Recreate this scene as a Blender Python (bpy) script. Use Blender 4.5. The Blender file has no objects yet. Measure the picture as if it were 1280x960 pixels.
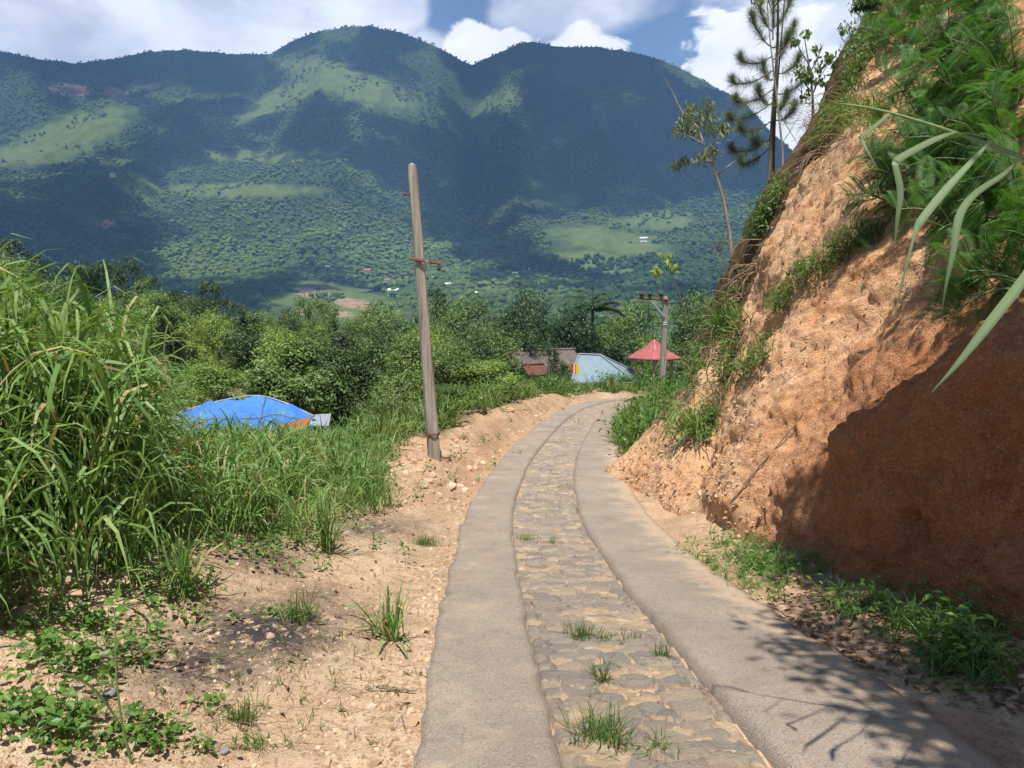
import bpy, math, random
import numpy as np
from mathutils import Vector

SC = bpy.context.scene
COL = SC.collection
PI = math.pi
rng = np.random.default_rng(7)

# ------------------------------------------------------------------ camera
PITCH = math.atan(100 / 960)
CP, SP = math.cos(PITCH), math.sin(PITCH)
cam_d = bpy.data.cameras.new('camera')
cam_d.sensor_width = 36
cam_d.lens = 27.0
cam_d.clip_start = 0.05
cam_d.clip_end = 20000
cam = bpy.data.objects.new('camera', cam_d)
COL.objects.link(cam)
cam.location = (0, 0, 0)                    # the camera is the origin; the road lies about 1.5 m below it
cam.rotation_euler = (PI / 2 - PITCH, 0, 0)
SC.camera = cam


def ray(px, py):
    u = (np.asarray(px, float) - 640) / 960
    v = (480 - np.asarray(py, float)) / 960
    dy = CP + v * SP
    return u / dy, (-SP + v * CP) / dy


def at(px, py, y):
    a, b = ray(px, py)
    return np.array([a * y, y, b * y])


def pix(P):
    P = np.asarray(P, float)
    x, y, z = P[..., 0], P[..., 1], P[..., 2]
    dc = y * CP - z * SP
    up = y * SP + z * CP
    dc = np.where(dc < 0.01, 0.01, dc)
    return 640 + 960 * x / dc, 480 - 960 * up / dc


# ------------------------------------------------------------------ sun
LIGHT = np.array([0.04, 0.40, -1.0])
LIGHT /= np.linalg.norm(LIGHT)
SUN_EL = math.asin(-LIGHT[2])
SUN_AZ = math.atan2(-LIGHT[0], -LIGHT[1])    # clockwise from +Y

# ------------------------------------------------------------------ noise
def _h(ix, iy, iz, seed):
    n = (ix * 374761393 + iy * 668265263 + iz * 2147483647 + seed * 1274126177) & 0xFFFFFFFF
    n = ((n ^ (n >> 13)) * 1274126177) & 0xFFFFFFFF
    n = ((n ^ (n >> 16)) * 2246822519) & 0xFFFFFFFF
    return ((n ^ (n >> 15)) & 0xFFFFFF) / float(0xFFFFFF)


def vnoise(x, y, z=None, seed=0):
    x = np.asarray(x, float); y = np.asarray(y, float)
    z = np.zeros_like(x) if z is None else np.asarray(z, float)
    ix, iy, iz = np.floor(x).astype(np.int64), np.floor(y).astype(np.int64), np.floor(z).astype(np.int64)
    fx, fy, fz = x - ix, y - iy, z - iz
    fx = fx ** 3 * (fx * (fx * 6 - 15) + 10); fy = fy ** 3 * (fy * (fy * 6 - 15) + 10); fz = fz ** 3 * (fz * (fz * 6 - 15) + 10)
    r = 0
    for a in (0, 1):
        for b in (0, 1):
            for c in (0, 1):
                w = (fx if a else 1 - fx) * (fy if b else 1 - fy) * (fz if c else 1 - fz)
                r = r + w * _h(ix + a, iy + b, iz + c, seed)
    return r * 2 - 1


def fbm(x, y, z=None, oct=4, seed=0, gain=0.5):
    r, a, f, t = 0, 1.0, 1.0, 0
    for k in range(oct):
        r = r + a * vnoise(np.asarray(x) * f + 17.3 * k, np.asarray(y) * f - 9.1 * k, None if z is None else np.asarray(z) * f + 3.7 * k, seed + k)
        t += a; a *= gain; f *= 2.03
    return r / t


def ridged(x, y, oct=4, seed=0):
    r, a, f, t = 0, 1.0, 1.0, 0
    for k in range(oct):
        r = r + a * (1 - 2 * np.abs(vnoise(np.asarray(x) * f + 7.7 * k, np.asarray(y) * f + 5.1 * k, None, seed + k)))
        t += a; a *= 0.5; f *= 2.1
    return r / t


def worley(x, y, seed=0):
    """(F1, F2, id of the nearest cell as a float 0..1) of a jittered grid."""
    x = np.asarray(x, float); y = np.asarray(y, float)
    ix, iy = np.floor(x).astype(np.int64), np.floor(y).astype(np.int64)
    f1 = np.full(x.shape, 9.0); f2 = np.full(x.shape, 9.0); cid = np.zeros(x.shape)
    for a in (-1, 0, 1):
        for b in (-1, 0, 1):
            cx, cy = ix + a, iy + b
            jx = cx + 0.5 + 0.85 * (_h(cx, cy, 0 * cx, seed) - 0.5); jy = cy + 0.5 + 0.85 * (_h(cx, cy, 0 * cx + 1, seed) - 0.5)
            d = np.hypot(x - jx, y - jy)
            n = d < f1
            f2 = np.where(n, f1, np.minimum(f2, d))
            cid = np.where(n, _h(cx, cy, 0 * cx + 2, seed), cid)
            f1 = np.where(n, d, f1)
    return f1, f2, cid


def sstep(a, b, x):
    t = np.clip((np.asarray(x, float) - a) / (b - a), 0, 1)
    return t * t * (3 - 2 * t)


def norm(v):
    v = np.asarray(v, float)
    return v / np.maximum(np.linalg.norm(v, axis=-1, keepdims=True), 1e-9)


# ------------------------------------------------------------------ mesh helpers
class MB:
    """Collects vertices, faces and per-vertex variation; build() links them as one mesh object."""
    def __init__(self):
        self.V, self.T, self.Q, self.A, self.n = [], [], [], [], 0

    def add(self, V, F, var=0.5):
        V = np.asarray(V, float).reshape(-1, 3)
        F = np.asarray(F, np.int64)
        if len(V) == 0 or len(F) == 0:
            return self
        (self.T if F.shape[1] == 3 else self.Q).append(F + self.n)
        self.V.append(V)
        self.A.append(np.broadcast_to(np.asarray(var, float), (len(V),)))
        self.n += len(V)
        return self

    def mesh(self, name, mat, smooth=False, extra=None):
        me = bpy.data.meshes.new(name)
        V = np.concatenate(self.V)
        T = np.concatenate(self.T) if self.T else np.zeros((0, 3), np.int64)
        Q = np.concatenate(self.Q) if self.Q else np.zeros((0, 4), np.int64)
        me.vertices.add(len(V)); me.vertices.foreach_set('co', V.astype(np.float32).ravel())
        loops = np.concatenate([T.ravel(), Q.ravel()]).astype(np.int32)
        tot = np.concatenate([np.full(len(T), 3), np.full(len(Q), 4)]).astype(np.int32)
        st = (np.concatenate([[0], np.cumsum(tot)[:-1]])).astype(np.int32)
        me.loops.add(len(loops)); me.loops.foreach_set('vertex_index', loops)
        me.polygons.add(len(tot)); me.polygons.foreach_set('loop_start', st)
        me.update(calc_edges=True)
        me.polygons.foreach_set('use_smooth', np.full(len(tot), bool(smooth)))
        at_ = me.attributes.new('var', 'FLOAT', 'POINT')
        at_.data.foreach_set('value', np.concatenate(self.A).astype(np.float32))
        for k, v in (extra or {}).items():
            a_ = me.attributes.new(k, 'FLOAT', 'POINT')
            a_.data.foreach_set('value', np.asarray(v, np.float32).ravel())
        if mat is not None:
            me.materials.append(mat)
        me.update()
        return me

    def build(self, name, mat, parent=None, smooth=False, extra=None):
        o = bpy.data.objects.new(name, self.mesh(name, mat, smooth, extra))
        COL.objects.link(o)
        if parent is not None:
            o.parent = parent
        return o


def tag(o, label=None, cat=None, group=None, kind=None):
    if label: o['label'] = label
    if cat: o['category'] = cat
    if group: o['group'] = group
    if kind: o['kind'] = kind
    return o


def empty(name, loc, label, cat, group=None, rz=0.0):
    o = bpy.data.objects.new(name, None)
    COL.objects.link(o)
    o.empty_display_size = 0.2
    o.location = [float(c) for c in loc]; o.rotation_euler = (0, 0, rz)
    return tag(o, label, cat, group)


def copy_tree(o, parent=None):
    c = o.copy(); COL.objects.link(c); c.parent = parent
    for ch in list(o.children):
        copy_tree(ch, c)
    return c


def grid_faces(nu, nv):
    i = np.arange((nu - 1) * (nv - 1)); a = (i // (nv - 1)) * nv + i % (nv - 1)
    return np.stack([a, a + nv, a + nv + 1, a + 1], 1)


def tube(P, R, n=6, cap=True):
    P = np.asarray(P, float); R = np.broadcast_to(np.asarray(R, float), (len(P),))
    T = norm(np.gradient(P, axis=0))
    ref = np.array([0.0, 0, 1]) if abs(T[0][2]) < 0.9 else np.array([1.0, 0, 0])
    A = norm(np.cross(T, ref)); B = np.cross(T, A)
    th = np.arange(n) * 2 * PI / n
    V = P[:, None, :] + R[:, None, None] * (np.cos(th)[None, :, None] * A[:, None, :] + np.sin(th)[None, :, None] * B[:, None, :])
    V = V.reshape(-1, 3)
    k = np.arange((len(P) - 1) * n); r, c = k // n, k % n
    F = np.stack([r * n + c, r * n + (c + 1) % n, (r + 1) * n + (c + 1) % n, (r + 1) * n + c], 1)
    return V, F


def add_tube(mb, P, R, n=6, var=0.5):
    V, F = tube(P, R, n)
    b = mb.n
    mb.add(V, F, var)
    # end caps as fans
    P = np.asarray(P, float)
    for e, base in ((0, 0), (len(P) - 1, (len(P) - 1) * n)):
        c = V[base:base + n].mean(0)
        Vc = np.vstack([V[base:base + n], c])
        Fc = np.array([[i, (i + 1) % n, n] for i in range(n)])
        mb.add(Vc, Fc if e else Fc[:, ::-1], var)
    return mb


def box(mb, lo, hi, M=None, var=0.5):
    lo = np.asarray(lo, float); hi = np.asarray(hi, float)
    V = np.array([[x, y, z] for x in (lo[0], hi[0]) for y in (lo[1], hi[1]) for z in (lo[2], hi[2])])
    if M is not None:
        V = V @ np.asarray(M).T
    F = np.array([[0, 1, 3, 2], [4, 6, 7, 5], [0, 4, 5, 1], [2, 3, 7, 6], [0, 2, 6, 4], [1, 5, 7, 3]])
    return mb.add(V, F, var)


def rotz(a):
    c, s = math.cos(a), math.sin(a)
    return np.array([[c, -s, 0], [s, c, 0], [0, 0, 1.0]])


def blades(base, d0, L, W, droop, K=5, twist=0.4, rg=None):
    """Curved grass blades: arrays of n. Returns V, F (quads)."""
    rg = rg or rng
    n = len(base)
    base = np.asarray(base, float); d0 = norm(d0)
    L = np.broadcast_to(L, (n,)); W = np.broadcast_to(W, (n,)); droop = np.broadcast_to(droop, (n,))
    side = norm(np.cross(d0, np.array([0, 0, 1.0])) + 1e-4)
    side = norm(side + rg.normal(0, twist, (n, 3)))
    pts = [base]; dirs = []
    p = base.copy()
    for k in range(K):
        t = (k + 0.5) / K
        d = norm(d0 + np.array([0, 0, -1.0]) * (droop * (t ** 1.4))[:, None])
        p = p + d * (L / K)[:, None]
        pts.append(p); dirs.append(d)
    tt = np.linspace(0, 1, K + 1)
    wp = np.where(tt < 0.3, 0.55 + 1.5 * tt, np.maximum(0.0, 1.0 - ((tt - 0.3) / 0.7) ** 1.6)) * 0.5
    V = np.zeros((n, K + 1, 2, 3))
    for k in range(K + 1):
        V[:, k, 0] = pts[k] - side * (W * wp[k])[:, None]
        V[:, k, 1] = pts[k] + side * (W * wp[k])[:, None]
    V[:, -1, 1] += 0.0005
    f = []
    for k in range(K):
        f.append([2 * k, 2 * k + 1, 2 * k + 3, 2 * k + 2])
    f = np.array(f)
    F = (np.arange(n) * (K + 1) * 2)[:, None, None] + f[None]
    return V.reshape(-1, 3), F.reshape(-1, 4)


def leafquads(C, T, N, L, W, fold=0.12):
    """Diamond leaves folded on the midrib. C centres, T tip directions, N normals."""
    n = len(C)
    T = norm(T); S = norm(np.cross(N, T)); N = np.cross(T, S)
    L = np.broadcast_to(L, (n,))[:, None]; W = np.broadcast_to(W, (n,))[:, None]
    V = np.stack([C - T * L * 0.5, C + S * W * 0.5 + N * W * fold - T * L * 0.05, C + T * L * 0.5 - N * W * fold, C - S * W * 0.5 + N * W * fold - T * L * 0.05], 1)
    F = np.arange(n * 4).reshape(n, 4)
    return V.reshape(-1, 3), F


def leaf6(C, T, N, L, W, fold=0.18):
    """broad leaves with a rounded outline, folded on the midrib and drooping at the tip."""
    n = len(C)
    T = norm(T); S = norm(np.cross(N, T)); N = np.cross(T, S)
    L = np.broadcast_to(L, (n,))[:, None]; W = np.broadcast_to(W, (n,))[:, None]
    p = lambda t, s, h: C + T * L * t + S * W * s + N * W * h
    V = np.stack([p(-0.5, 0, 0), p(-0.22, 0.46, fold), p(0.18, 0.36, fold), p(0.5, 0, -0.25), p(0.18, -0.36, fold), p(-0.22, -0.46, fold), p(0.0, 0, 0)], 1)
    q = np.array([[0, 1, 2, 6], [0, 6, 4, 5]]); t = np.array([[6, 2, 3], [6, 3, 4]])
    b = (np.arange(n) * 7)[:, None, None]
    return V.reshape(-1, 3), (b + q[None]).reshape(-1, 4), (b + t[None]).reshape(-1, 3)


def catmull(P, n):
    """P (m, ..., 3) control points along axis 0 -> n samples, uniform in parameter."""
    P = np.asarray(P, float); m = len(P)
    t = np.linspace(0, m - 1, n); i = np.minimum(t.astype(int), m - 2); f = (t - i).reshape((-1,) + (1,) * (P.ndim - 1))
    p1, p2 = P[i], P[i + 1]
    p0 = np.where((i > 0).reshape(f.shape), P[np.maximum(i - 1, 0)], 2 * p1 - p2)
    p3 = np.where((i + 2 < m).reshape(f.shape), P[np.minimum(i + 2, m - 1)], 2 * p2 - p1)
    return 0.5 * (2 * p1 + (p2 - p0) * f + (2 * p0 - 5 * p1 + 4 * p2 - p3) * f ** 2 + (3 * p1 - p0 - 3 * p2 + p3) * f ** 3)


# ------------------------------------------------------------------ material helpers
class NT:
    def __init__(self, name):
        self.m = bpy.data.materials.new(name); self.m.use_nodes = True
        self.t = self.m.node_tree; self.t.nodes.clear()
        self.out = self.t.nodes.new('ShaderNodeOutputMaterial')

    def n(self, typ, **kw):
        nd = self.t.nodes.new('ShaderNode' + typ)
        for k, v in kw.items():
            if k in nd.inputs.keys() if isinstance(k, str) else False:
                nd.inputs[k].default_value = v
            else:
                setattr(nd, k, v)
        return nd

    def l(self, a, b):
        self.t.links.new(a, b)

    def pos(self):
        return self.n('NewGeometry').outputs['Position']

    def noise(self, scale, detail=4, rough=0.55, vec=None, dist=0.0):
        nd = self.n('TexNoise')
        nd.inputs['Scale'].default_value = scale; nd.inputs['Detail'].default_value = detail
        nd.inputs['Roughness'].default_value = rough; nd.inputs['Distortion'].default_value = dist
        self.l(vec if vec is not None else self.pos(), nd.inputs['Vector'])
        return nd.outputs['Fac']

    def voro(self, scale, feature='F1', vec=None, out='Distance', rnd=1.0):
        nd = self.n('TexVoronoi'); nd.feature = feature
        nd.inputs['Scale'].default_value = scale; nd.inputs['Randomness'].default_value = rnd
        self.l(vec if vec is not None else self.pos(), nd.inputs['Vector'])
        return nd.outputs[out]

    def attr(self, name):
        nd = self.n('Attribute'); nd.attribute_name = name
        return nd.outputs['Fac']

    def ramp(self, fac, stops):
        nd = self.n('ValToRGB'); e = nd.color_ramp.elements
        while len(e) < len(stops):
            e.new(0.5)
        for k, (p, c) in enumerate(stops):
            e[k].position = p; e[k].color = (c + (1,)) if isinstance(c, tuple) else (c, c, c, 1)
        self.l(fac, nd.inputs['Fac'])
        return nd.outputs['Color']

    def mix(self, fac, a, b, mode='MIX'):
        nd = self.n('Mix'); nd.data_type = 'RGBA'; nd.blend_type = mode
        for s, v in ((nd.inputs[0], fac), (nd.inputs[6], a), (nd.inputs[7], b)):
            if isinstance(v, (int, float)):
                s.default_value = v
            elif isinstance(v, tuple):
                s.default_value = v + (1,)
            else:
                self.l(v, s)
        return nd.outputs[2]

    def math(self, op, a, b=0.0, c=0.0):
        nd = self.n('Math'); nd.operation = op
        for s, v in zip(nd.inputs, (a, b, c)):
            if isinstance(v, (int, float)):
                s.default_value = v
            else:
                self.l(v, s)
        return nd.outputs[0]

    def mapr(self, v, a, b, c=0.0, d=1.0):
        nd = self.n('MapRange'); nd.interpolation_type = 'SMOOTHSTEP'
        nd.inputs[1].default_value = a; nd.inputs[2].default_value = b; nd.inputs[3].default_value = c; nd.inputs[4].default_value = d
        self.l(v, nd.inputs[0])
        return nd.outputs[0]

    def scaled(self, sx, sy, sz, src=None):
        nd = self.n('Mapping'); nd.inputs['Scale'].default_value = (sx, sy, sz)
        self.l(src if src is not None else self.pos(), nd.inputs['Vector'])
        return nd.outputs['Vector']

    def bump(self, h, dist=0.02, strength=1.0):
        nd = self.n('Bump'); nd.inputs['Distance'].default_value = dist; nd.inputs['Strength'].default_value = strength
        self.l(h, nd.inputs['Height'])
        return nd.outputs['Normal']

    def principled(self, color, rough=0.8, normal=None, spec=0.3, metal=0.0):
        p = self.n('BsdfPrincipled')
        if isinstance(color, tuple):
            p.inputs['Base Color'].default_value = color + (1,)
        else:
            self.l(color, p.inputs['Base Color'])
        if isinstance(rough, (int, float)):
            p.inputs['Roughness'].default_value = rough
        else:
            self.l(rough, p.inputs['Roughness'])
        p.inputs['Specular IOR Level'].default_value = spec
        p.inputs['Metallic'].default_value = metal
        if normal is not None:
            self.l(normal, p.inputs['Normal'])
        return p.outputs[0]

    def done(self, sh):
        self.l(sh, self.out.inputs['Surface'])
        return self.m


def leaf_mat(name, dark, light, trans=0.25, rough=0.5, spec=0.35, tcol=None, objvar=0.25):
    k = NT(name)
    v = k.attr('var')
    oi = k.n('ObjectInfo').outputs['Random']
    f = k.math('ADD', v, k.math('MULTIPLY', k.math('SUBTRACT', oi, 0.5), objvar * 2))
    c = k.ramp(f, [(0.0, dark), (1.0, light)])
    p = k.principled(c, rough, None, spec)
    tr = k.n('BsdfTranslucent')
    k.l(k.mix(1.0, c, tcol or (1.5, 1.5, 0.6), 'MULTIPLY'), tr.inputs['Color'])
    mx = k.n('MixShader'); mx.inputs[0].default_value = trans
    k.l(p, mx.inputs[1]); k.l(tr.outputs[0], mx.inputs[2])
    return k.done(mx.outputs[0])


def grass_mat(name, dark, light, trans, rough, spec):
    """grass with some dead straw-coloured blades among the green."""
    m = leaf_mat(name, dark, light, trans, rough, spec)
    for nd in m.node_tree.nodes:
        if nd.type == 'VALTORGB':
            e = nd.color_ramp.elements; e[1].position = 0.9
            x = e.new(0.93); x.color = (0.42, 0.34, 0.17, 1)
    return m


def bark_mat(name, a, b, scale=8.0):
    k = NT(name)
    oc = k.n('TexCoord').outputs['Object']
    n1 = k.noise(scale, 5, 0.6, k.scaled(1, 1, 0.2, oc))
    c = k.ramp(n1, [(0.3, a), (0.7, b)])
    return k.done(k.principled(c, 0.85, k.bump(n1, 0.02), 0.2))


def plain_mat(name, a, b, scale=6.0, rough=0.6, metal=0.0, spec=0.4):
    k = NT(name)
    oc = k.n('TexCoord').outputs['Object']
    n1 = k.noise(scale, 5, 0.6, oc)
    c = k.ramp(n1, [(0.3, a), (0.7, b)])
    return k.done(k.principled(c, rough, k.bump(n1, 0.004, 0.5), spec, metal))


def soil_color(k, tan, red, pale, red_fac):
    n1 = k.noise(0.9, 6, 0.6); n2 = k.noise(6.0, 6, 0.7); n3 = k.noise(55.0, 3, 0.6)
    c = k.mix(k.mapr(n1, 0.35, 0.65), tan, pale)
    c = k.mix(red_fac, c, red)
    c = k.mix(k.mapr(n2, 0.42, 0.7, 0, 0.55), c, tuple(x * 0.62 for x in red))
    peb = k.voro(70.0, out='Color')
    sp = k.n('SeparateColor'); k.l(peb, sp.inputs[0])
    c = k.mix(k.mapr(sp.outputs[0], 0.75, 0.97, 0, 0.14), c, tuple(min(1, x * 1.35) for x in pale))
    c = k.mix(k.mapr(sp.outputs[1], 0.8, 0.97, 0, 0.6), c, tuple(x * 0.45 for x in red))
    h = k.math('ADD', k.math('MULTIPLY', n2, 1.0), k.math('MULTIPLY', k.math('SUBTRACT', 0.6, k.voro(85.0)), 0.16))
    h = k.math('ADD', h, k.math('MULTIPLY', n3, 0.25))
    return c, h


def mat_bank():
    k = NT('bank_soil')
    redf = k.math('ADD', k.math('MULTIPLY', k.attr('red'), 0.95), k.mapr(k.noise(0.55, 4, 0.6), 0.45, 0.75, 0, 0.3))
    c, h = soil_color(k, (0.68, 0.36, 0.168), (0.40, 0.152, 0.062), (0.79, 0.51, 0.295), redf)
    # thin soil strata that run along the cut
    st = k.noise(2.4, 4, 0.6, k.scaled(0.35, 0.35, 3.0))
    c = k.mix(k.math('MULTIPLY', k.mapr(st, 0.55, 0.68, 0, 0.35), k.math('SUBTRACT', 1.0, k.math('MULTIPLY', k.attr('red'), 0.9))), c, (0.68, 0.45, 0.25))
    c = k.mix(k.mapr(k.attr('humus'), 0.2, 0.8), c, (0.10, 0.065, 0.035))
    def dot(v):
        nd = k.n('VectorMath'); nd.operation = 'DOT_PRODUCT'; k.l(k.pos(), nd.inputs[0]); nd.inputs[1].default_value = v
        return nd.outputs['Value']
    cb = k.n('CombineXYZ')
    e1 = norm(np.array([-0.4, 0.65, -0.65])); e2 = norm(np.cross(e1, [0.87, 0, 0.5])); e3 = np.cross(e1, e2)
    k.l(k.math('MULTIPLY', dot(tuple(e1)), 0.5), cb.inputs[0]); k.l(k.math('MULTIPLY', dot(tuple(e2)), 5.0), cb.inputs[1]); k.l(k.math('MULTIPLY', dot(tuple(e3)), 3.0), cb.inputs[2])
    sk = k.noise(1.0, 8, 0.7, cb.outputs[0])
    c = k.mix(k.math('MULTIPLY', k.mapr(sk, 0.52, 0.72, 0, 0.5), k.math('SUBTRACT', 1.0, k.math('MULTIPLY', k.attr('red'), 0.85))), c, (0.70, 0.47, 0.28))
    c = k.mix(k.mapr(sk, 0.46, 0.30, 0, 0.6), c, (0.27, 0.115, 0.055))
    h = k.math('ADD', h, k.math('MULTIPLY', sk, 1.6))
    return k.done(k.principled(c, 0.95, k.bump(h, 0.07, 0.9), 0.1))


def mat_ground():
    k = NT('ground_soil')
    c, h = soil_color(k, (0.38, 0.265, 0.17), (0.42, 0.24, 0.13), (0.51, 0.375, 0.245), k.attr('red'))
    n4 = k.noise(13.0, 5, 0.7)
    ash = k.math('MULTIPLY', k.attr('ash'), k.mapr(n4, 0.33, 0.52))
    c = k.mix(ash, c, (0.045, 0.04, 0.04))
    c = k.mix(k.math('MULTIPLY', k.attr('green'), k.mapr(k.noise(3.0, 4), 0.35, 0.55, 0.4, 0.9)), c, (0.085, 0.095, 0.035))
    return k.done(k.principled(c, 0.95, k.bump(h, 0.035, 0.9), 0.1))


def mat_concrete():
    k = NT('worn_concrete')
    n1 = k.noise(1.3, 6, 0.6); n2 = k.noise(9, 5, 0.65); n3 = k.noise(120, 3, 0.6)
    c = k.ramp(n1, [(0.3, (0.25, 0.205, 0.155)), (0.7, (0.36, 0.295, 0.225))])
    c = k.mix(k.mapr(n2, 0.45, 0.75, 0, 0.5), c, (0.23, 0.195, 0.16))
    # exposed aggregate
    vc = k.voro(150.0, out='Color'); sp = k.n('SeparateColor'); k.l(vc, sp.inputs[0])
    c = k.mix(k.mapr(sp.outputs[0], 0.78, 0.95, 0, 0.35), c, (0.52, 0.47, 0.40))
    c = k.mix(k.mapr(sp.outputs[1], 0.85, 0.97, 0, 0.7), c, (0.13, 0.12, 0.11))
    # earth washed over the outer edge
    d = k.math('ADD', k.attr('dirt'), k.math('MULTIPLY', k.math('SUBTRACT', k.noise(2.6, 7, 0.7), 0.5), 2.0))
    c = k.mix(k.mapr(d, 0.3, 0.9, 0, 0.85), c, (0.47, 0.35, 0.235))
    c = k.mix(k.mapr(k.noise(2.2, 7, 0.72), 0.52, 0.72, 0, 0.5), c, (0.17, 0.145, 0.12))
    c = k.mix(k.mapr(k.noise(26, 5, 0.7), 0.55, 0.75, 0, 0.45), c, (0.45, 0.375, 0.29))
    # hairline cracks and cast joints across the strip
    cr = k.voro(0.8, 'DISTANCE_TO_EDGE', vec=None)
    wob = k.n('VectorMath'); wob.operation = 'ADD'
    nz = k.n('TexNoise'); nz.inputs['Scale'].default_value = 3.0; k.l(k.pos(), nz.inputs['Vector'])
    sc_ = k.n('VectorMath'); sc_.operation = 'SCALE'; sc_.inputs['Scale'].default_value = 0.5; k.l(nz.outputs['Color'], sc_.inputs[0])
    k.l(k.pos(), wob.inputs[0]); k.l(sc_.outputs[0], wob.inputs[1])
    k.l(wob.outputs[0], cr.node.inputs['Vector'])
    crk = k.mapr(cr, 0.0, 0.006, 1, 0)
    c = k.mix(k.math('MULTIPLY', crk, k.mapr(k.noise(0.7), 0.52, 0.64, 0, 0.25)), c, (0.12, 0.09, 0.06))
    c = k.mix(k.math('MULTIPLY', k.attr('joint'), k.mapr(k.noise(6.0), 0.4, 0.65, 0.0, 0.4)), c, (0.20, 0.16, 0.12))
    h = k.math('ADD', k.math('MULTIPLY', n3, 0.4), k.math('MULTIPLY', k.voro(150.0), 0.5))
    h = k.math('ADD', h, k.math('MULTIPLY', n2, 0.6))
    h = k.math('SUBTRACT', h, k.math('MULTIPLY', crk, 0.3))
    return k.done(k.principled(c, 0.88, k.bump(h, 0.012, 0.9), 0.2))


def mat_cobble():
    k = NT('cobble_stone')
    cid = k.attr('cid'); st = k.attr('stone')
    n2 = k.noise(14, 5, 0.65); n1 = k.noise(1.1, 5, 0.6)
    sc = k.ramp(cid, [(0.0, (0.20, 0.178, 0.15)), (0.35, (0.29, 0.245, 0.19)), (0.6, (0.37, 0.295, 0.21)), (0.8, (0.215, 0.197, 0.172)), (1.0, (0.33, 0.275, 0.21))])
    sc = k.mix(k.mapr(n2, 0.45, 0.72, 0, 0.45), sc, (0.36, 0.28, 0.20))
    soil = k.ramp(k.noise(8, 4), [(0.35, (0.34, 0.245, 0.15)), (0.7, (0.55, 0.405, 0.26))])
    f = k.math('ADD', st, k.math('MULTIPLY', k.math('SUBTRACT', n2, 0.5), 1.3))
    f = k.math('SUBTRACT', f, k.mapr(n1, 0.45, 0.72, 0, 0.5))
    c = k.mix(k.mapr(f, 0.28, 0.5), soil, sc)
    c = k.mix(k.mapr(k.noise(45, 5, 0.75), 0.52, 0.72, 0, 0.3), c, (0.15, 0.12, 0.09))
    c = k.mix(k.mapr(k.noise(32, 5, 0.7), 0.56, 0.75, 0, 0.5), c, (0.52, 0.41, 0.28))
    h = k.math('ADD', n2, k.math('MULTIPLY', k.noise(60, 5, 0.7), 0.9))
    return k.done(k.principled(c, 0.85, k.bump(h, 0.022, 1.0), 0.2))


def mat_hills():
    k = NT('hill_cover')
    n1 = k.noise(0.012, 6, 0.65); n2 = k.noise(0.08, 4, 0.6)
    c = k.ramp(n1, [(0.3, (0.028, 0.050, 0.014)), (0.55, (0.042, 0.070, 0.019)), (0.75, (0.068, 0.10, 0.028))])
    c = k.mix(k.mapr(n2, 0.4, 0.7, 0, 0.6), c, (0.014, 0.028, 0.011))
    c = k.mix(k.mapr(k.noise(0.0045, 5, 0.6), 0.5, 0.68, 0, 0.6), c, (0.075, 0.105, 0.035))
    gf = k.math('ADD', k.attr('field'), k.math('MULTIPLY', k.math('SUBTRACT', k.noise(0.016, 7, 0.75), 0.5), 2.2))
    gr = k.ramp(k.noise(0.045, 6, 0.7), [(0.3, (0.075, 0.11, 0.028)), (0.7, (0.14, 0.175, 0.05))])
    c = k.mix(k.mapr(gf, 0.2, 0.85, 0, 0.9), c, gr)
    rf = k.math('ADD', k.attr('rock'), k.math('MULTIPLY', k.math('SUBTRACT', k.noise(0.05, 6, 0.75, k.scaled(1, 1, 0.2)), 0.5), 1.4))
    c = k.mix(k.mapr(rf, 0.55, 0.85, 0, 0.8), c, k.ramp(n2, [(0.3, (0.26, 0.15, 0.095)), (0.7, (0.38, 0.26, 0.18))]))
    return k.done(k.principled(c, 0.95, k.bump(n2, 3.0, 0.35), 0.1))


M = {}
M['bank'] = mat_bank(); M['ground'] = mat_ground(); M['concrete'] = mat_concrete(); M['cobble'] = mat_cobble(); M['hills'] = mat_hills()
M['grass'] = grass_mat('tall_grass_blade', (0.045, 0.115, 0.022), (0.225, 0.355, 0.10), 0.3, 0.5, 0.3)
M['reed'] = leaf_mat('reed_leaf', (0.10, 0.17, 0.07), (0.27, 0.36, 0.215), 0.25, 0.55, 0.25, objvar=0.05)
M['tuft'] = leaf_mat('short_grass_blade', (0.05, 0.11, 0.02), (0.20, 0.26, 0.075), 0.3, 0.5, 0.3)
M['weed'] = leaf_mat('weed_leaf', (0.045, 0.12, 0.02), (0.16, 0.28, 0.05), 0.3, 0.45, 0.4)
M['dry'] = leaf_mat('dry_leaf', (0.13, 0.075, 0.04), (0.36, 0.25, 0.15), 0.15, 0.8, 0.1, (1.1, 1.0, 0.8))
M['tree_mid'] = leaf_mat('tree_leaf', (0.045, 0.10, 0.021), (0.22, 0.30, 0.075), 0.22, 0.45, 0.4)
M['tree_dark'] = leaf_mat('dark_tree_leaf', (0.018, 0.044, 0.012), (0.075, 0.13, 0.032), 0.18, 0.45, 0.4)
M['tree_light'] = leaf_mat('light_tree_leaf', (0.09, 0.18, 0.03), (0.33, 0.42, 0.095), 0.28, 0.45, 0.4)
M['feather'] = leaf_mat('feathery_leaf', (0.018, 0.07, 0.012), (0.085, 0.22, 0.03), 0.35, 0.45, 0.35, (1.5, 1.7, 0.5))
M['pine'] = leaf_mat('pine_needle', (0.08, 0.12, 0.065), (0.25, 0.30, 0.18), 0.1, 0.5, 0.3)
M['euca'] = leaf_mat('pale_thin_leaf', (0.09, 0.13, 0.05), (0.27, 0.30, 0.13), 0.25, 0.45, 0.35)
M['far_tree'] = leaf_mat('far_tree_crown', (0.030, 0.062, 0.015), (0.14, 0.195, 0.05), 0.0, 0.8, 0.1, objvar=0.0)
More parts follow.
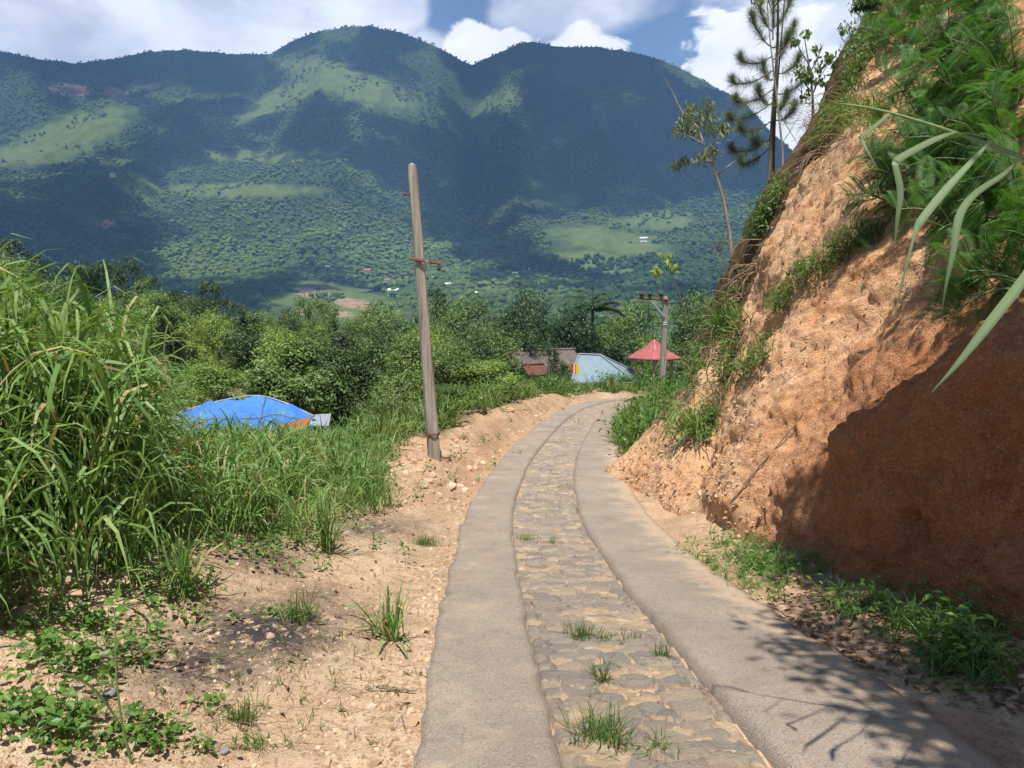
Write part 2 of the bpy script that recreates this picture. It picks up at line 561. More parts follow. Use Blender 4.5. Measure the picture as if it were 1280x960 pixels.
M['bark'] = bark_mat('bark', (0.10, 0.075, 0.05), (0.22, 0.17, 0.12))
M['pale_bark'] = bark_mat('pale_bark', (0.19, 0.155, 0.12), (0.36, 0.31, 0.25))
M['stalk'] = plain_mat('green_stalk', (0.10, 0.17, 0.06), (0.17, 0.24, 0.09), 20, 0.5)
M['stone'] = plain_mat('loose_stone', (0.28, 0.20, 0.13), (0.50, 0.36, 0.23), 14, 0.9)
M['grey_stone'] = plain_mat('grey_stone', (0.16, 0.16, 0.16), (0.30, 0.29, 0.28), 14, 0.9)
M['stick'] = bark_mat('dead_wood', (0.13, 0.09, 0.06), (0.30, 0.22, 0.15), 14)

# ------------------------------------------------------------------ road centre line (x, y, z of the cobbled middle)
RC = np.array([(1.05, -7, -0.55), (0.9, -3, -1.1), (0.76, 0, -1.48), (0.645, 2.9, -1.845), (0.53, 5.2, -2.16), (0.475, 7.3, -2.46),
               (0.455, 10.2, -2.74), (0.78, 14.6, -3.04), (1.42, 19.0, -3.24), (2.25, 23.2, -3.38), (3.35, 27.0, -3.55), (4.9, 29.7, -3.72),
               (7.2, 31.6, -3.95), (11.0, 32.8, -4.3), (17.0, 33.2, -5.0), (26, 33.5, -6.0)])
RL = catmull(RC, 700)
seg = np.r_[0, np.cumsum(np.linalg.norm(np.diff(RL[:, :2], axis=0), axis=1))]
RS = np.arange(0, seg[-1], 0.08)
RL = np.stack([np.interp(RS, seg, RL[:, k]) for k in range(3)], 1)
RT = norm(np.gradient(RL[:, :2], axis=0)); RN = np.stack([RT[:, 1], -RT[:, 0]], 1)     # RN points to the right of the road


def road_local(x, y):
    """nearest station index and signed offset (right positive)."""
    x = np.asarray(x, float).ravel(); y = np.asarray(y, float).ravel()
    idx = np.zeros(len(x), int); off = np.zeros(len(x))
    sub = RL[::3]
    for a in range(0, len(x), 20000):
        dx = x[a:a + 20000, None] - sub[None, :, 0]; dy = y[a:a + 20000, None] - sub[None, :, 1]
        j = np.argmin(dx * dx + dy * dy, 1) * 3
        idx[a:a + 20000] = j
        ex = x[a:a + 20000] - RL[j, 0]; ey = y[a:a + 20000] - RL[j, 1]
        o = ex * RN[j, 0] + ey * RN[j, 1]
        d = np.hypot(ex, ey)
        off[a:a + 20000] = np.sign(o) * np.where(d > np.abs(o) * 1.5 + 0.3, d, np.abs(o))
    return idx, off


def valley(x, y):
    """the slope below the road, and the valley beyond."""
    d = np.hypot(x, y)
    z = np.interp(d, [0, 15, 20, 30, 40, 60, 90, 150, 300, 520, 700, 900], [-5.5, -6.0, -6.8, -7.8, -8.6, -10.2, -13, -20, -36, -50, -44, -14])
    u = x / np.maximum(y, 1.0)
    z = z + np.interp(u, [-1.2, -0.55, -0.3, 0.0, 0.3], [8.0, 5.0, 2.6, 0.0, -1.0]) * np.interp(d, [18, 45, 110, 260], [0, 1, 1, 0])
    return z + fbm(x * 0.05, y * 0.05, None, 3, 5) * 1.2 * sstep(15, 30, d)


def H(x, y):
    """height of the near ground."""
    sh = np.shape(x)
    x = np.asarray(x, float).ravel(); y = np.asarray(y, float).ravel()
    j, o = road_local(x, y)
    zr = RL[j, 2]; sy = RL[j, 1]
    crest = np.interp(sy, [0, 3, 6, 9, 12, 16, 24, 29, 33], [7.5, 7.5, 6.8, 5.0, 3.3, 3.0, 2.7, 2.7, 3.0])
    berm = np.interp(sy, [0, 8, 11, 14, 20, 26, 30], [0.5, 0.45, 0.30, 0.36, 0.40, 0.26, 0.1])
    lo = -o
    f = np.interp(lo, [-1.3, 1.04, 1.06, 1.5], [-0.07, -0.07, -0.05, 0.0])
    near = 1 - sstep(9, 12, sy)
    f = f + near * np.interp(lo, [1.4, 2.2, 3.2, 4.5, 6.0], [0, 0.12, 0.34, 0.55, 0.6]) + (1 - near) * berm * sstep(1.2, 1.9, lo)
    bumps = fbm(x * 0.9, y * 0.9, None, 5, 3) * (0.13 + 0.12 * (sy > 9)) + fbm(x * 4, y * 4, None, 4, 9) * 0.055 + 0.03 * np.clip(0.5 - worley(x * 3.3, y * 3.3, 4)[0], 0, 1) * sstep(-0.1, 0.3, fbm(x * 0.8, y * 0.8, None, 2, 19))
    f = f + bumps * sstep(1.05, 1.9, lo)
    # right-hand verge
    f = np.where(o > 1.3, -0.05 + 0.12 * sstep(1.35, 2.2, o) + (bumps * 0.8) * sstep(1.35, 1.8, o), f)
    zl = zr + f
    past = np.maximum(lo - crest, 0)
    fall = 0.68 * past * sstep(0, 1.6, past)
    v = valley(x, y)
    z = zl - fall
    z = np.where(past > 0, np.maximum(z, np.minimum(v, zl)), z)
    # smooth foot of the fall
    z = np.where(past > 0, z + 0.15 * fbm(x * 0.6, y * 0.6, None, 4, 12) * sstep(0.5, 2.5, past), z)
    return z.reshape(sh)


# near ground sheet
ys = [-7.0]
while ys[-1] < 62:
    ys.append(ys[-1] + (0.09 if ys[-1] < 1.5 else max(0.045, 0.0085 * ys[-1])))
ys = np.array(ys)
xs = np.r_[np.linspace(-48, -14, 50)[:-1], np.linspace(-14, -6, 50)[:-1], np.arange(-6, -0.6, 0.05), np.arange(-0.6, 2.2, 0.1), np.arange(2.2, 5, 0.08), np.linspace(5, 14, 60), np.linspace(14.4, 44, 40)]
gx, gy = np.meshgrid(xs, ys, indexing='ij')
gz = H(gx, gy)
jj, oo = road_local(gx, gy)
oo = oo.reshape(gx.shape); sy_ = RL[jj, 1].reshape(gx.shape)
ppx, ppy = pix(np.stack([gx, gy, gz], -1))
ash = np.zeros(gx.shape)
for (cx, cy, rx, ry, w) in ((330, 790, 115, 44, 1.1), (250, 830, 100, 40, 1.0), (470, 660, 60, 16, 0.8), (330, 700, 60, 22, 0.75), (395, 745, 45, 16, 0.6)):
    ash = np.maximum(ash, w * np.exp(-(((ppx - cx) / rx) ** 2 + ((ppy - cy) / ry) ** 2)))
ash *= (gy > 0.5) & (gy < 12)
red = np.clip(sstep(9, 12, gy) * sstep(34, 24, gy) * 0.45 * (oo < 0) + 0.25 * (oo > 1.2), 0, 1)
green = sstep(-3.2, -4.6, oo + 0.5 * fbm(gx * 0.7, gy * 0.7, None, 3, 31)) * np.where(gy < 10, 0.7, 1) + sstep(2.0, 2.6, -oo) * (gy > 15)
g = MB().add(np.stack([gx, gy, gz], -1), grid_faces(*gx.shape))
tag(g.build('ground', M['ground'], None, True, {'ash': ash, 'red': red, 'green': np.clip(green, 0, 1)}), kind='structure')



def Hq(x, y):
    """height of the near ground, read from the finished sheet."""
    x = np.asarray(x, float); y = np.asarray(y, float)
    i = np.clip(np.searchsorted(xs, x) - 1, 0, len(xs) - 2); j = np.clip(np.searchsorted(ys, y) - 1, 0, len(ys) - 2)
    a = np.clip((x - xs[i]) / (xs[i + 1] - xs[i]), 0, 1); b = np.clip((y - ys[j]) / (ys[j + 1] - ys[j]), 0, 1)
    return gz[i, j] * (1 - a) * (1 - b) + gz[i + 1, j] * a * (1 - b) + gz[i, j + 1] * (1 - a) * b + gz[i + 1, j + 1] * a * b


def gp(px, py, ymax=60.0):
    """the point of the near ground under a direction."""
    a, b = ray(px, py)
    yy = np.geomspace(0.8, ymax, 900)
    z = Hq(a * yy, yy)
    hit = np.nonzero(b * yy <= z)[0]
    i = hit[0] if len(hit) else len(yy) - 1
    return np.array([a * yy[i], yy[i], z[i]])


# two concrete wheel strips and the cobbled middle
def strip(name, o0, o1, dirt0, dirt1, ztop, mat, wob=0.014):
    js = np.nonzero((RL[:, 1] > -6.5) & (RL[:, 0] < 15))[0]
    nv = 13
    ov = np.linspace(0, 1, nv)
    C = RL[js]; Nn = RN[js]
    w0 = wob * (4 if o0 < -1 else 2) * fbm(RS[js] * 3.5, RS[js] * 0 + o0 * 9, None, 5, 21, 0.65); w1 = wob * 2 * fbm(RS[js] * 2.5, RS[js] * 0 + o1 * 9 + 4, None, 4, 22)
    O = (o0 + w0)[:, None] * (1 - ov) + (o1 + w1)[:, None] * ov
    X = C[:, None, 0] + Nn[:, None, 0] * O; Y = C[:, None, 1] + Nn[:, None, 1] * O
    Z = C[:, None, 2] + ztop + 0.012 * fbm(X * 0.8, Y * 0.8, None, 3, 8) - 0.010 * ((ov[None] * 2 - 1) ** 8)
    V = np.stack([X, Y, Z], -1)
    lowL = V[:, :1].copy(); lowL[..., 2] -= 0.11; lowR = V[:, -1:].copy(); lowR[..., 2] -= 0.11
    V = np.concatenate([lowL, V, lowR], 1)
    dirt = np.broadcast_to(dirt0 + (dirt1 - dirt0) * np.r_[0, ov, 1][None] ** 2.2, V.shape[:2])
    jt = np.abs(((RS[js] + 0.6) % 3.1) - 1.55) < 0.045
    mb = MB().add(V, grid_faces(V.shape[0], V.shape[1])[:, ::-1])
    return tag(mb.build(name, mat, None, True, {'dirt': dirt, 'joint': np.broadcast_to(jt[:, None].astype(float), V.shape[:2])}), kind='structure')


strip('road', -1.04, -0.44, 0.34, 0.12, 0.0, M['concrete']).name = 'road_concrete_strip'
strip('road', 0.445, 1.33, 0.05, 1.15, 0.005, M['concrete']).name = 'road_concrete_strip'


def cobbles():
    js = np.nonzero((RL[:, 1] > -2.0) & (RL[:, 0] < 12))[0]
    s0, s1 = RS[js[0]], RS[js[-1]]
    ss = [s0]
    while ss[-1] < s1:
        y = np.interp(ss[-1], RS, RL[:, 1])
        ss.append(ss[-1] + (0.03 if y < 1.5 else max(0.013, 0.0034 * y)))
    ss = np.array(ss); ov = np.linspace(-0.455, 0.455, 61)
    S, O = np.meshgrid(ss, ov, indexing='ij')
    c = np.stack([np.interp(ss, RS, RL[:, k]) for k in range(3)], 1); nn = norm(np.stack([np.interp(ss, RS, RN[:, k]) for k in range(2)], 1))
    X = c[:, None, 0] + nn[:, None, 0] * O; Y = c[:, None, 1] + nn[:, None, 1] * O
    wx = O / 0.175 + 0.25 * fbm(S * 5, O * 5, None, 3, 40); wy = S / 0.115 + 0.25 * fbm(S * 5 + 9, O * 5, None, 3, 41)
    f1, f2, cid = worley(wx, wy, 3)
    st = np.clip((f2 - f1 - 0.035 - 0.05 * fbm(S * 22, O * 22, None, 3, 57)) / 0.07, 0, 1)
    present = (_h(np.floor(cid * 1e6).astype(np.int64), 0 * np.floor(cid).astype(np.int64), 0 * np.floor(cid).astype(np.int64), 77) > 0.16)
    st = st * np.where(present, 1, 0.25)
    tilt = (_h(np.floor(cid * 1e6).astype(np.int64), 1 + 0 * np.floor(cid).astype(np.int64), 0 * np.floor(cid).astype(np.int64), 5) - 0.5) * 0.022
    Z = c[:, None, 2] - 0.052 + sstep(0, 1, st) * 0.013 - 0.045 * sstep(0.415, 0.45, np.abs(O)) - 0.032 * (1 - sstep(0.02, 0.09, f2 - f1)) * sstep(-0.15, 0.25, fbm(S * 2.6, O * 2.6, None, 3, 53)) + tilt * st * (1 + 2.5 * (wx - np.floor(wx) - 0.5)) + 0.014 * fbm(S * 9, O * 9, None, 5, 50) + 0.012 * fbm(S * 1.7, O * 2.5, None, 2, 51)
    V = np.stack([X, Y, Z], -1)
    mb = MB().add(V, grid_faces(*S.shape)[:, ::-1])
    o = mb.build('road_cobbles', M['cobble'], None, True, {'stone': st, 'cid': cid})
    tag(o, kind='structure')


cobbles()

# ------------------------------------------------------------------ the cut earth bank on the right
s5px = [(762, 574, 14.2), (846, 502, 14.8), (874, 450, 15.0), (900, 400, 15.2), (924, 345, 15.5), (952, 286, 15.8), (980, 228, 16.2), (1020, 172, 16.7), (1066, 100, 17.5), (1116, 8, 18.4), (1180, -120, 19.5), (1300, -260, 22.0)]
S5 = np.array([at(*p) for p in s5px])
S5[0, 2] = -3.0
gen = np.array([(0, 0), (0.7, 0.9), (1.15, 1.75), (1.6, 2.6), (2.1, 3.5), (2.65, 4.4), (3.25, 5.4), (4.0, 6.4), (5.0, 7.7), (6.4, 9.5), (9, 12), (13, 14.5)])
scp = np.array([(0, 0), (0.07, 0.8), (0.18, 1.65), (0.70, 2.35), (1.25, 3.15), (1.85, 4.0), (2.5, 5.0), (3.3, 6.1), (4.4, 7.5), (5.9, 9.4), (8.5, 12), (12.5, 14.5)])
mid = np.array([(0, 0), (0.12, 0.6), (0.62, 1.35), (1.15, 2.2), (1.68, 3.1), (2.25, 4.05), (2.88, 5.1), (3.65, 6.2), (4.7, 7.6), (6.1, 9.5), (8.8, 12), (12.8, 14.5)])


def stn(x, y, z, prof, lean=0.0):
    w = lambda dx: dx + 0.16 * max(0.0, dx - 0.5)
    return np.array([(x + w(dx), y + lean * dx, z + dz) for dx, dz in prof])


st = [stn(4.2, -7, -0.7, scp), stn(3.9, -3, -1.15, scp), stn(3.55, 0.5, -1.55, scp), stn(3.35, 3.0, -1.85, scp), stn(3.0, 4.8, -2.05, scp), stn(2.62, 6.7, -2.35, mid), stn(2.3, 9.0, -2.6, gen, 0.02), stn(1.98, 11.6, -2.86, gen, 0.04), S5]
t6 = np.array([at(px - 1, py + 3, d + 4.2) for px, py, d in s5px]); t6[0] = (4.3, 18.6, -3.35)
t6[1] = (5.0, 18.8, -2.2); t6[2] = (5.35, 19, -1.2)
t7 = np.array([at(px + 95, py + 14, d + 8.5) for px, py, d in s5px]); t7[0] = (8.2, 23.5, -3.7); t7[1] = (8.8, 23.5, -2.6)
t8 = np.array([at(px + 260, py + 40, d + 11) for px, py, d in s5px]); t8[0] = (14.5, 28, -4.6); t8[1] = (14.9, 28, -3.2)
st += [t6, t7, t8]
ST = np.array(st)                              # stations x rows x 3
ws = np.array([0, 30, 70, 130, 190, 260, 340, 420, 500, 560, 600, 630])
tmp = catmull(ST, 631)                         # uniform in station, resampled below
par = np.interp(np.arange(631), ws, np.arange(12)) * (630 / 11)
i0 = np.minimum(par.astype(int), 629); fr = (par - i0)[:, None, None]
tmp = tmp[i0] * (1 - fr) + tmp[i0 + 1] * fr
rows = catmull(np.swapaxes(tmp, 0, 1), 331)
tt_ = np.linspace(0, 1, 331) ** 1.25 * 330     # finer near the toe
i0 = np.minimum(tt_.astype(int), 329); fr = (tt_ - i0)[:, None, None]
B = np.swapaxes(rows[i0] * (1 - fr) + rows[i0 + 1] * fr, 0, 1)       # stations x heights x 3


def grid_normal(B):
    return norm(np.cross(np.gradient(B, axis=1), np.gradient(B, axis=0)))


BN = grid_normal(B)
if BN[300, 100, 0] > 0:
    BN = -BN
U_ = np.linspace(0, 11, 631)[:, None] * np.ones((1, 331)); HT = B[..., 2] - B[:, :1, 2]
up_, uy_ = pix(B)
disp = 0.17 * fbm(B[..., 0] * 0.7, B[..., 1] * 0.7, B[..., 2] * 0.7, 5, 60)
disp += 0.09 * ridged(B[..., 1] * 1.3 + 0.5 * B[..., 2], B[..., 2] * 0.45, 4, 61) * sstep(0.2, 1.5, HT)
disp += 0.06 * fbm(B[..., 0] * 4, B[..., 1] * 4, B[..., 2] * 4, 4, 62)
disp += 0.045 * fbm(B[..., 0] * 11, B[..., 1] * 11, B[..., 2] * 11, 4, 64)
_e1 = norm(np.array([-0.4, 0.65, -0.65])); _e2 = norm(np.cross(_e1, [0.87, 0, 0.5])); _e3 = np.cross(_e1, _e2)
disp += 0.12 * ridged((B @ _e1) * 0.45, (B @ _e2) * 2.2, 5, 66) * sstep(0.2, 1.0, HT)
f1_, f2_, cid_ = worley(B[..., 1] * 2.3 + B[..., 0], B[..., 2] * 2.3 - 0.5 * B[..., 0], 9)
disp += 0.075 * (0.5 - f1_) * sstep(0.1, 0.5, fbm(B[..., 0] * 0.6, B[..., 1] * 0.6, B[..., 2] * 0.6, 3, 63) + 0.25)
# pick-like hollows
f1b, f2b, cb = worley(B[..., 1] * 1.1 + 3, B[..., 2] * 1.1 + 0.4 * B[..., 0], 15)
disp -= 0.08 * np.clip(0.33 - f1b, 0, 1) * (cb > 0.55)
nearm = sstep(8.6, 6.8, B[..., 1]) * sstep(0.1, 0.5, HT) * sstep(3.6, 2.2, HT)
disp += 0.13 * nearm * ridged(B[..., 1] * 1.9 + 0.3 * fbm(B[..., 1] * 3, B[..., 2] * 2, None, 3, 68), B[..., 2] * 0.55, 5, 67)
# the gully that climbs between the nose and the main face
gl = np.interp(uy_, [300, 400, 480, 560, 640], [960, 928, 905, 872, 850])
disp -= 0.34 * np.exp(-((up_ - gl) / 17.0) ** 2) * sstep(620, 540, uy_) * sstep(300, 380, uy_) * (B[..., 1] > 8)
ridge = np.interp(uy_, [270, 420, 600, 660], [1085, 1005, 930, 905])
disp += 0.22 * np.exp(-((up_ - ridge) / 40.0) ** 2) * (B[..., 1] > 5.5)
# the second scar across the face where weeds hang on
sc2 = np.interp(up_, [940, 1010, 1090], [385, 345, 290])
disp -= 0.22 * np.exp(-((uy_ - sc2) / 11.0) ** 2) * sstep(925, 960, up_) * sstep(1110, 1080, up_)
# overhung lip and loose fallen toe
lipm = sstep(8.4, 7.0, B[..., 1]) * sstep(0.5, 2.5, B[..., 1])
disp += 0.16 * lipm * np.exp(-((HT - np.interp(B[..., 1], [2, 5, 7, 8], [1.9, 1.75, 0.75, 0.5])) / 0.28) ** 2)
edge0 = sstep(0, 0.25, HT)
BD = B + BN * (disp * edge0)[..., None]
BD[:, 0, 2] -= 0.25
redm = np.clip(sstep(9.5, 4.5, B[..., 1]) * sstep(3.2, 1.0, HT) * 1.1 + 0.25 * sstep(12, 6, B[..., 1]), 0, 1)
dpx, dpy = pix(BD)
sil = np.interp(dpy, [0, 100, 172, 230, 290, 345, 400, 450, 500], [1102, 1050, 1003, 962, 934, 906, 884, 862, 838])
hum = np.clip(sstep(34, 4, dpx - sil + 14 * fbm(B[..., 1] * 1.5, B[..., 2] * 1.5, None, 3, 71)) * sstep(480, 330, dpy) + 1.0 * (U_ > 8.3), 0, 1)
hum = np.maximum(hum, 0.8 * np.exp(-((dpx - gl) / 10.0) ** 2) * sstep(600, 540, dpy) * sstep(380, 420, dpy) * (B[..., 1] > 8))
hum *= sstep(0.2, 1.2, HT)
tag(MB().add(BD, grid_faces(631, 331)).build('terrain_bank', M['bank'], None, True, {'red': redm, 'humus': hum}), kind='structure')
BDN = grid_normal(BD)
if BDN[300, 100, 0] > 0:
    BDN = -BDN


_ci = (np.clip(dpx, -200, 2000) // 5).astype(int) + 60; _cj = (np.clip(dpy, -600, 1500) // 5).astype(int) + 140
_zb = np.full((600, 600), 1e9); np.minimum.at(_zb, (_ci, _cj), BD[..., 1])
BVIS = BD[..., 1] < _zb[_ci, _cj] + 0.7


def bank_pick(poly, n, rg=rng, smax=8.6):
    """n points of the bank seen inside a box or polygon of directions: positions and normals."""
    poly = np.asarray(poly, float)
    ins = np.zeros(dpx.shape, bool)
    x, y = dpx, dpy
    m = len(poly)
    for a in range(m):
        x1, y1 = poly[a]; x2, y2 = poly[(a + 1) % m]
        c = ((y1 > y) != (y2 > y)) & (x < (x2 - x1) * (y - y1) / (y2 - y1 + 1e-9) + x1)
        ins ^= c
    ins &= (U_ < smax) & (B[..., 1] > 1.0) & ((BDN * BD).sum(-1) < 0) & BVIS
    i, j = np.nonzero(ins)
    if len(i) == 0:
        return np.zeros((0, 3)), np.zeros((0, 3))
    k = rg.integers(0, len(i), n)
    # even out the sampling over the picture: weight by cell size
    return BD[i[k], j[k]] + rg.normal(0, 0.02, (n, 3)), BDN[i[k], j[k]]


# ------------------------------------------------------------------ far hills
RIDGE = np.array([(-900, 160), (-600, 110), (-300, 75), (-100, 50), (0, 57), (60, 72), (110, 79), (160, 73), (205, 64), (245, 61), (300, 67), (350, 67), (372, 53), (400, 42), (440, 34), (470, 33), (510, 42), (545, 56), (575, 73), (592, 80), (620, 68), (648, 54), (665, 51), (690, 58), (740, 58), (795, 67), (840, 84), (880, 106), (920, 126), (950, 160), (1000, 205), (1080, 250), (1250, 280), (1600, 300), (2300, 300)], float)
vrid = ray(RIDGE[:, 0], RIDGE[:, 1])[1]; urid = (RIDGE[:, 0] - 640) / 960.0
hu = np.r_[np.linspace(-1.7, -0.72, 60)[:-1], np.linspace(-0.72, 0.45, 560), np.linspace(0.46, 1.7, 70)]
hd = np.r_[np.geomspace(22, 560, 110)[:-1], np.linspace(560, 2750, 420), np.linspace(2760, 3400, 40)]
HU, HD = np.meshgrid(hu, hd, indexing='ij')
vr = np.interp(HU, urid, vrid)
v0 = np.interp(HD, [560, 700, 900, 1200, 1500, 1900, 2300, 2700, 3400], [-0.090, -0.055, -0.008, 0.035, 0.085, 0.165, 0.262, 0.345, 0.20])
up = sstep(900, 2700, HD)
HZ = v0 * HD
HZ = np.where(HD > 900, HZ * (1 + up * (vr / 0.345 - 1)), HZ)
HX = HU * HD
spur = ridged(HX * 0.0016 + 0.25 * fbm(HX * 0.001, HD * 0.001, None, 2, 81), HD * 0.0007, 5, 82)
amp = sstep(900, 1500, HD) * sstep(2720, 2350, HD)
HZ = HZ + 105 * spur * amp + 26 * fbm(HX * 0.004, HD * 0.004, None, 4, 83) * amp
# the ravine between the two summits and a broad shoulder left of it
rav = np.interp(HD, [1500, 2000, 2700], [0.0, -0.052, -0.047])
HZ = HZ - 95 * np.exp(-((HU - rav) / 0.028) ** 2) * sstep(1500, 2000, HD) * sstep(2710, 2560, HD)
HZ = HZ + 80 * np.exp(-((HU + 0.20) / 0.10) ** 2) * np.exp(-((HD - 2250) / 230) ** 2)
HZ = HZ + 55 * np.exp(-((HU + 0.30) / 0.14) ** 2) * np.exp(-((HD - 1720) / 190) ** 2)
HZ = HZ + 4.0 * fbm(HX * 0.03, HD * 0.03, None, 4, 84) * sstep(600, 1000, HD)
HZ = np.where(HD < 700, valley(HX, HD) * sstep(700, 560, HD) + HZ * (1 - sstep(700, 560, HD)), HZ)
HZ = HZ - 0.7 * sstep(75, 45, HD)
hpx, hpy = pix(np.stack([HX, HD, HZ], -1))


def pxmask(items, x=None, y=None):
    x = hpx if x is None else x; y = hpy if y is None else y
    m = np.zeros(np.shape(x))
    for (cx, cy, rx, ry, ang) in items:
        c, s = math.cos(math.radians(ang)), math.sin(math.radians(ang))
        a = ((x - cx) * c + (y - cy) * s) / rx; b = (-(x - cx) * s + (y - cy) * c) / ry
        m = np.maximum(m, np.exp(-(a * a + b * b) ** 1.5))
    return m


FIELDS = [(80, 172, 95, 26, -20), (20, 195, 70, 16, 0), (110, 98, 45, 8, 0), (440, 105, 95, 22, 18), (360, 120, 70, 15, -28), (620, 128, 34, 14, -35), (765, 302, 85, 18, 8), (745, 325, 55, 16, 10), (690, 250, 40, 10, 0), (820, 275, 50, 14, 0), (420, 380, 95, 26, 8), (300, 238, 110, 10, 0), (340, 195, 90, 9, 0), (170, 230, 40, 18, 30)]
ROCKS = [(90, 112, 40, 11, 5), (145, 117, 26, 11, 20), (190, 108, 18, 6, -10), (135, 280, 10, 12, 60), (388, 366, 30, 8, 5), (445, 380, 40, 9, 8), (425, 393, 26, 6, 0), (380, 392, 16, 5, 0)]
fld = pxmask(FIELDS) * (HD > 650); rck = pxmask(ROCKS) * (HD > 650)
HV = np.stack([HX, HD, HZ], -1)
tag(MB().add(HV, grid_faces(*HX.shape)[:, ::-1]).build('hills', M['hills'], None, True, {'field': fld, 'rock': rck}), kind='structure')

# ------------------------------------------------------------------ trees and shrubs
def crown_leaves(rg, lobes, nclump, nleaf, size, up=0.45, droop=0.2, squash=0.8, asp=0.42, inner=0.35):
    """leaf clumps spread through the crown's lobes [(centre, radii)]."""
    C, N, A = [], [], []
    vol = np.array([np.prod(r) ** (2 / 3) for c, r in lobes]); vol = vol / vol.sum()
    for (c, r), w in zip(lobes, vol):
        m = max(3, int(nclump * w))
        d = norm(rg.normal(0, 1, (m, 3)))
        d[:, 2] = np.where(d[:, 2] < -0.55, -d[:, 2], d[:, 2])
        rad = rg.uniform(inner, 1.0, m) ** 0.45
        cc = np.asarray(c) + d * np.asarray(r) * rad[:, None]
        cr = np.mean(r) * rg.uniform(0.16, 0.34, m)
        for k in range(m):
            q = rg.normal(0, 1, (nleaf, 3)) * cr[k] * np.array([1, 1, squash])
            C.append(cc[k] + q)
            o = norm(q) * 0.5 + d[k] * 0.55 + np.array([0, 0, up]) + rg.normal(0, 0.42, (nleaf, 3))
            N.append(norm(o))
            A.append(np.clip(rg.normal(0.45, 0.16, nleaf) + rg.normal(0, 0.14), 0, 1))
    C, N, A = np.concatenate(C), np.concatenate(N), np.concatenate(A)
    T = norm(np.cross(N, rg.normal(0, 1, N.shape))) + np.array([0, 0, -droop])
    L = size * rg.uniform(0.65, 1.35, len(C))
    V, F = leafquads(C, T, N, L, L * asp)
    return V, F, np.repeat(A, 4)


def limbs(mb, rg, base_r, H_, fork, tips, bend=0.04):
    top = np.array([rg.normal(0, bend) * H_, rg.normal(0, bend) * H_, fork])
    mid_ = top * 0.5 + np.array([rg.normal(0, bend * 0.6) * H_, rg.normal(0, bend * 0.6) * H_, 0])
    P = catmull(np.array([[0, 0, -0.4], [0, 0, 0.0], mid_, top]), 9)
    add_tube(mb, P, np.linspace(base_r * 1.25, base_r * 0.7, 9), 7)
    for t in tips:
        t = np.asarray(t, float)
        s = P[-1] if rg.random() < 0.5 else P[-3]
        m1 = s + (t - s) * 0.45 + rg.normal(0, 0.05, 3) * H_ + np.array([0, 0, 0.03 * H_])
        Q = catmull(np.array([s, m1, t]), 7)
        add_tube(mb, Q, np.linspace(base_r * 0.55, base_r * 0.12, 7), 5)
        for _ in range(2):
            e = t + rg.normal(0, 0.12, 3) * H_
            add_tube(mb, np.array([Q[4], (Q[4] + e) / 2 + rg.normal(0, 0.02, 3) * H_, e]), [base_r * 0.22, base_r * 0.15, base_r * 0.05], 4)


def make_tree(kind, seed):
    """meshes (trunk, crown) of a tree 8 m tall."""
    rg = np.random.default_rng(seed)
    t = MB(); c = MB(); Hh = 8.0
    if kind == 'round':
        lobes = [((0, 0, 5.4), (1.6, 1.6, 1.6))]
        for k in range(7):
            a = k * 2 * PI / 7 + rg.normal(0, 0.3); rr = rg.uniform(1.2, 2.0)
            lobes.append(((rr * math.cos(a), rr * math.sin(a), rg.uniform(3.4, 6.2)), (rg.uniform(0.9, 1.4),) * 2 + (rg.uniform(0.8, 1.2),)))
        lobes.append(((rg.normal(0, 0.4), rg.normal(0, 0.4), 6.6), (1.7, 1.7, 1.2)))
        nc, nl, sz = 130, 80, 0.20
    elif kind == 'spread':
        lobes = []
        for k in range(9):
            a = k * 2 * PI / 9 + rg.normal(0, 0.3); rr = rg.uniform(0.7, 2.9)
            lobes.append(((rr * math.cos(a), rr * math.sin(a), rg.uniform(5.6, 7.2) - 0.25 * rr), (rg.uniform(0.8, 1.3),) * 2 + (rg.uniform(0.4, 0.65),)))
        nc, nl, sz = 110, 64, 0.18
    elif kind == 'tall':
        lobes = [((rg.normal(0, 0.35), rg.normal(0, 0.35), z), (w, w, 0.9)) for z, w in ((2.6, 1.1), (3.6, 1.5), (4.7, 1.6), (5.8, 1.35), (6.9, 0.95), (7.5, 0.55))]
        for k in range(5):
            a = rg.uniform(0, 2 * PI)
            lobes.append(((1.4 * math.cos(a), 1.4 * math.sin(a), rg.uniform(3, 6.2)), (0.7, 0.7, 0.6)))
        nc, nl, sz = 120, 74, 0.19
    elif kind == 'bush':
        lobes = []
        for k in range(9):
            a = rg.uniform(0, 2 * PI); rr = rg.uniform(0.3, 2.4)
            lobes.append(((rr * math.cos(a), rr * math.sin(a), rg.uniform(1.5, 6.3) - 0.5 * rr), (rg.uniform(0.9, 1.5),) * 2 + (rg.uniform(0.9, 1.4),)))
        nc, nl, sz = 130, 80, 0.22
    elif kind == 'sparse':
        lobes = []
        for k in range(8):
            a = rg.uniform(0, 2 * PI); rr = rg.uniform(0.4, 2.0)
            lobes.append(((rr * math.cos(a), rr * math.sin(a), rg.uniform(3.8, 7.6) - 0.3 * rr), (rg.uniform(0.5, 0.9),) * 2 + (rg.uniform(0.4, 0.8),)))
        nc, nl, sz = 80, 44, 0.22
    limbs(t, rg, 0.16 if kind != 'bush' else 0.10, Hh, 3.2 if kind != 'bush' else 1.4, [l[0] for l in lobes[:8]])
    V, F, A = crown_leaves(rg, lobes, nc, nl, sz)
    c.add(V, F, A)
    return t, c


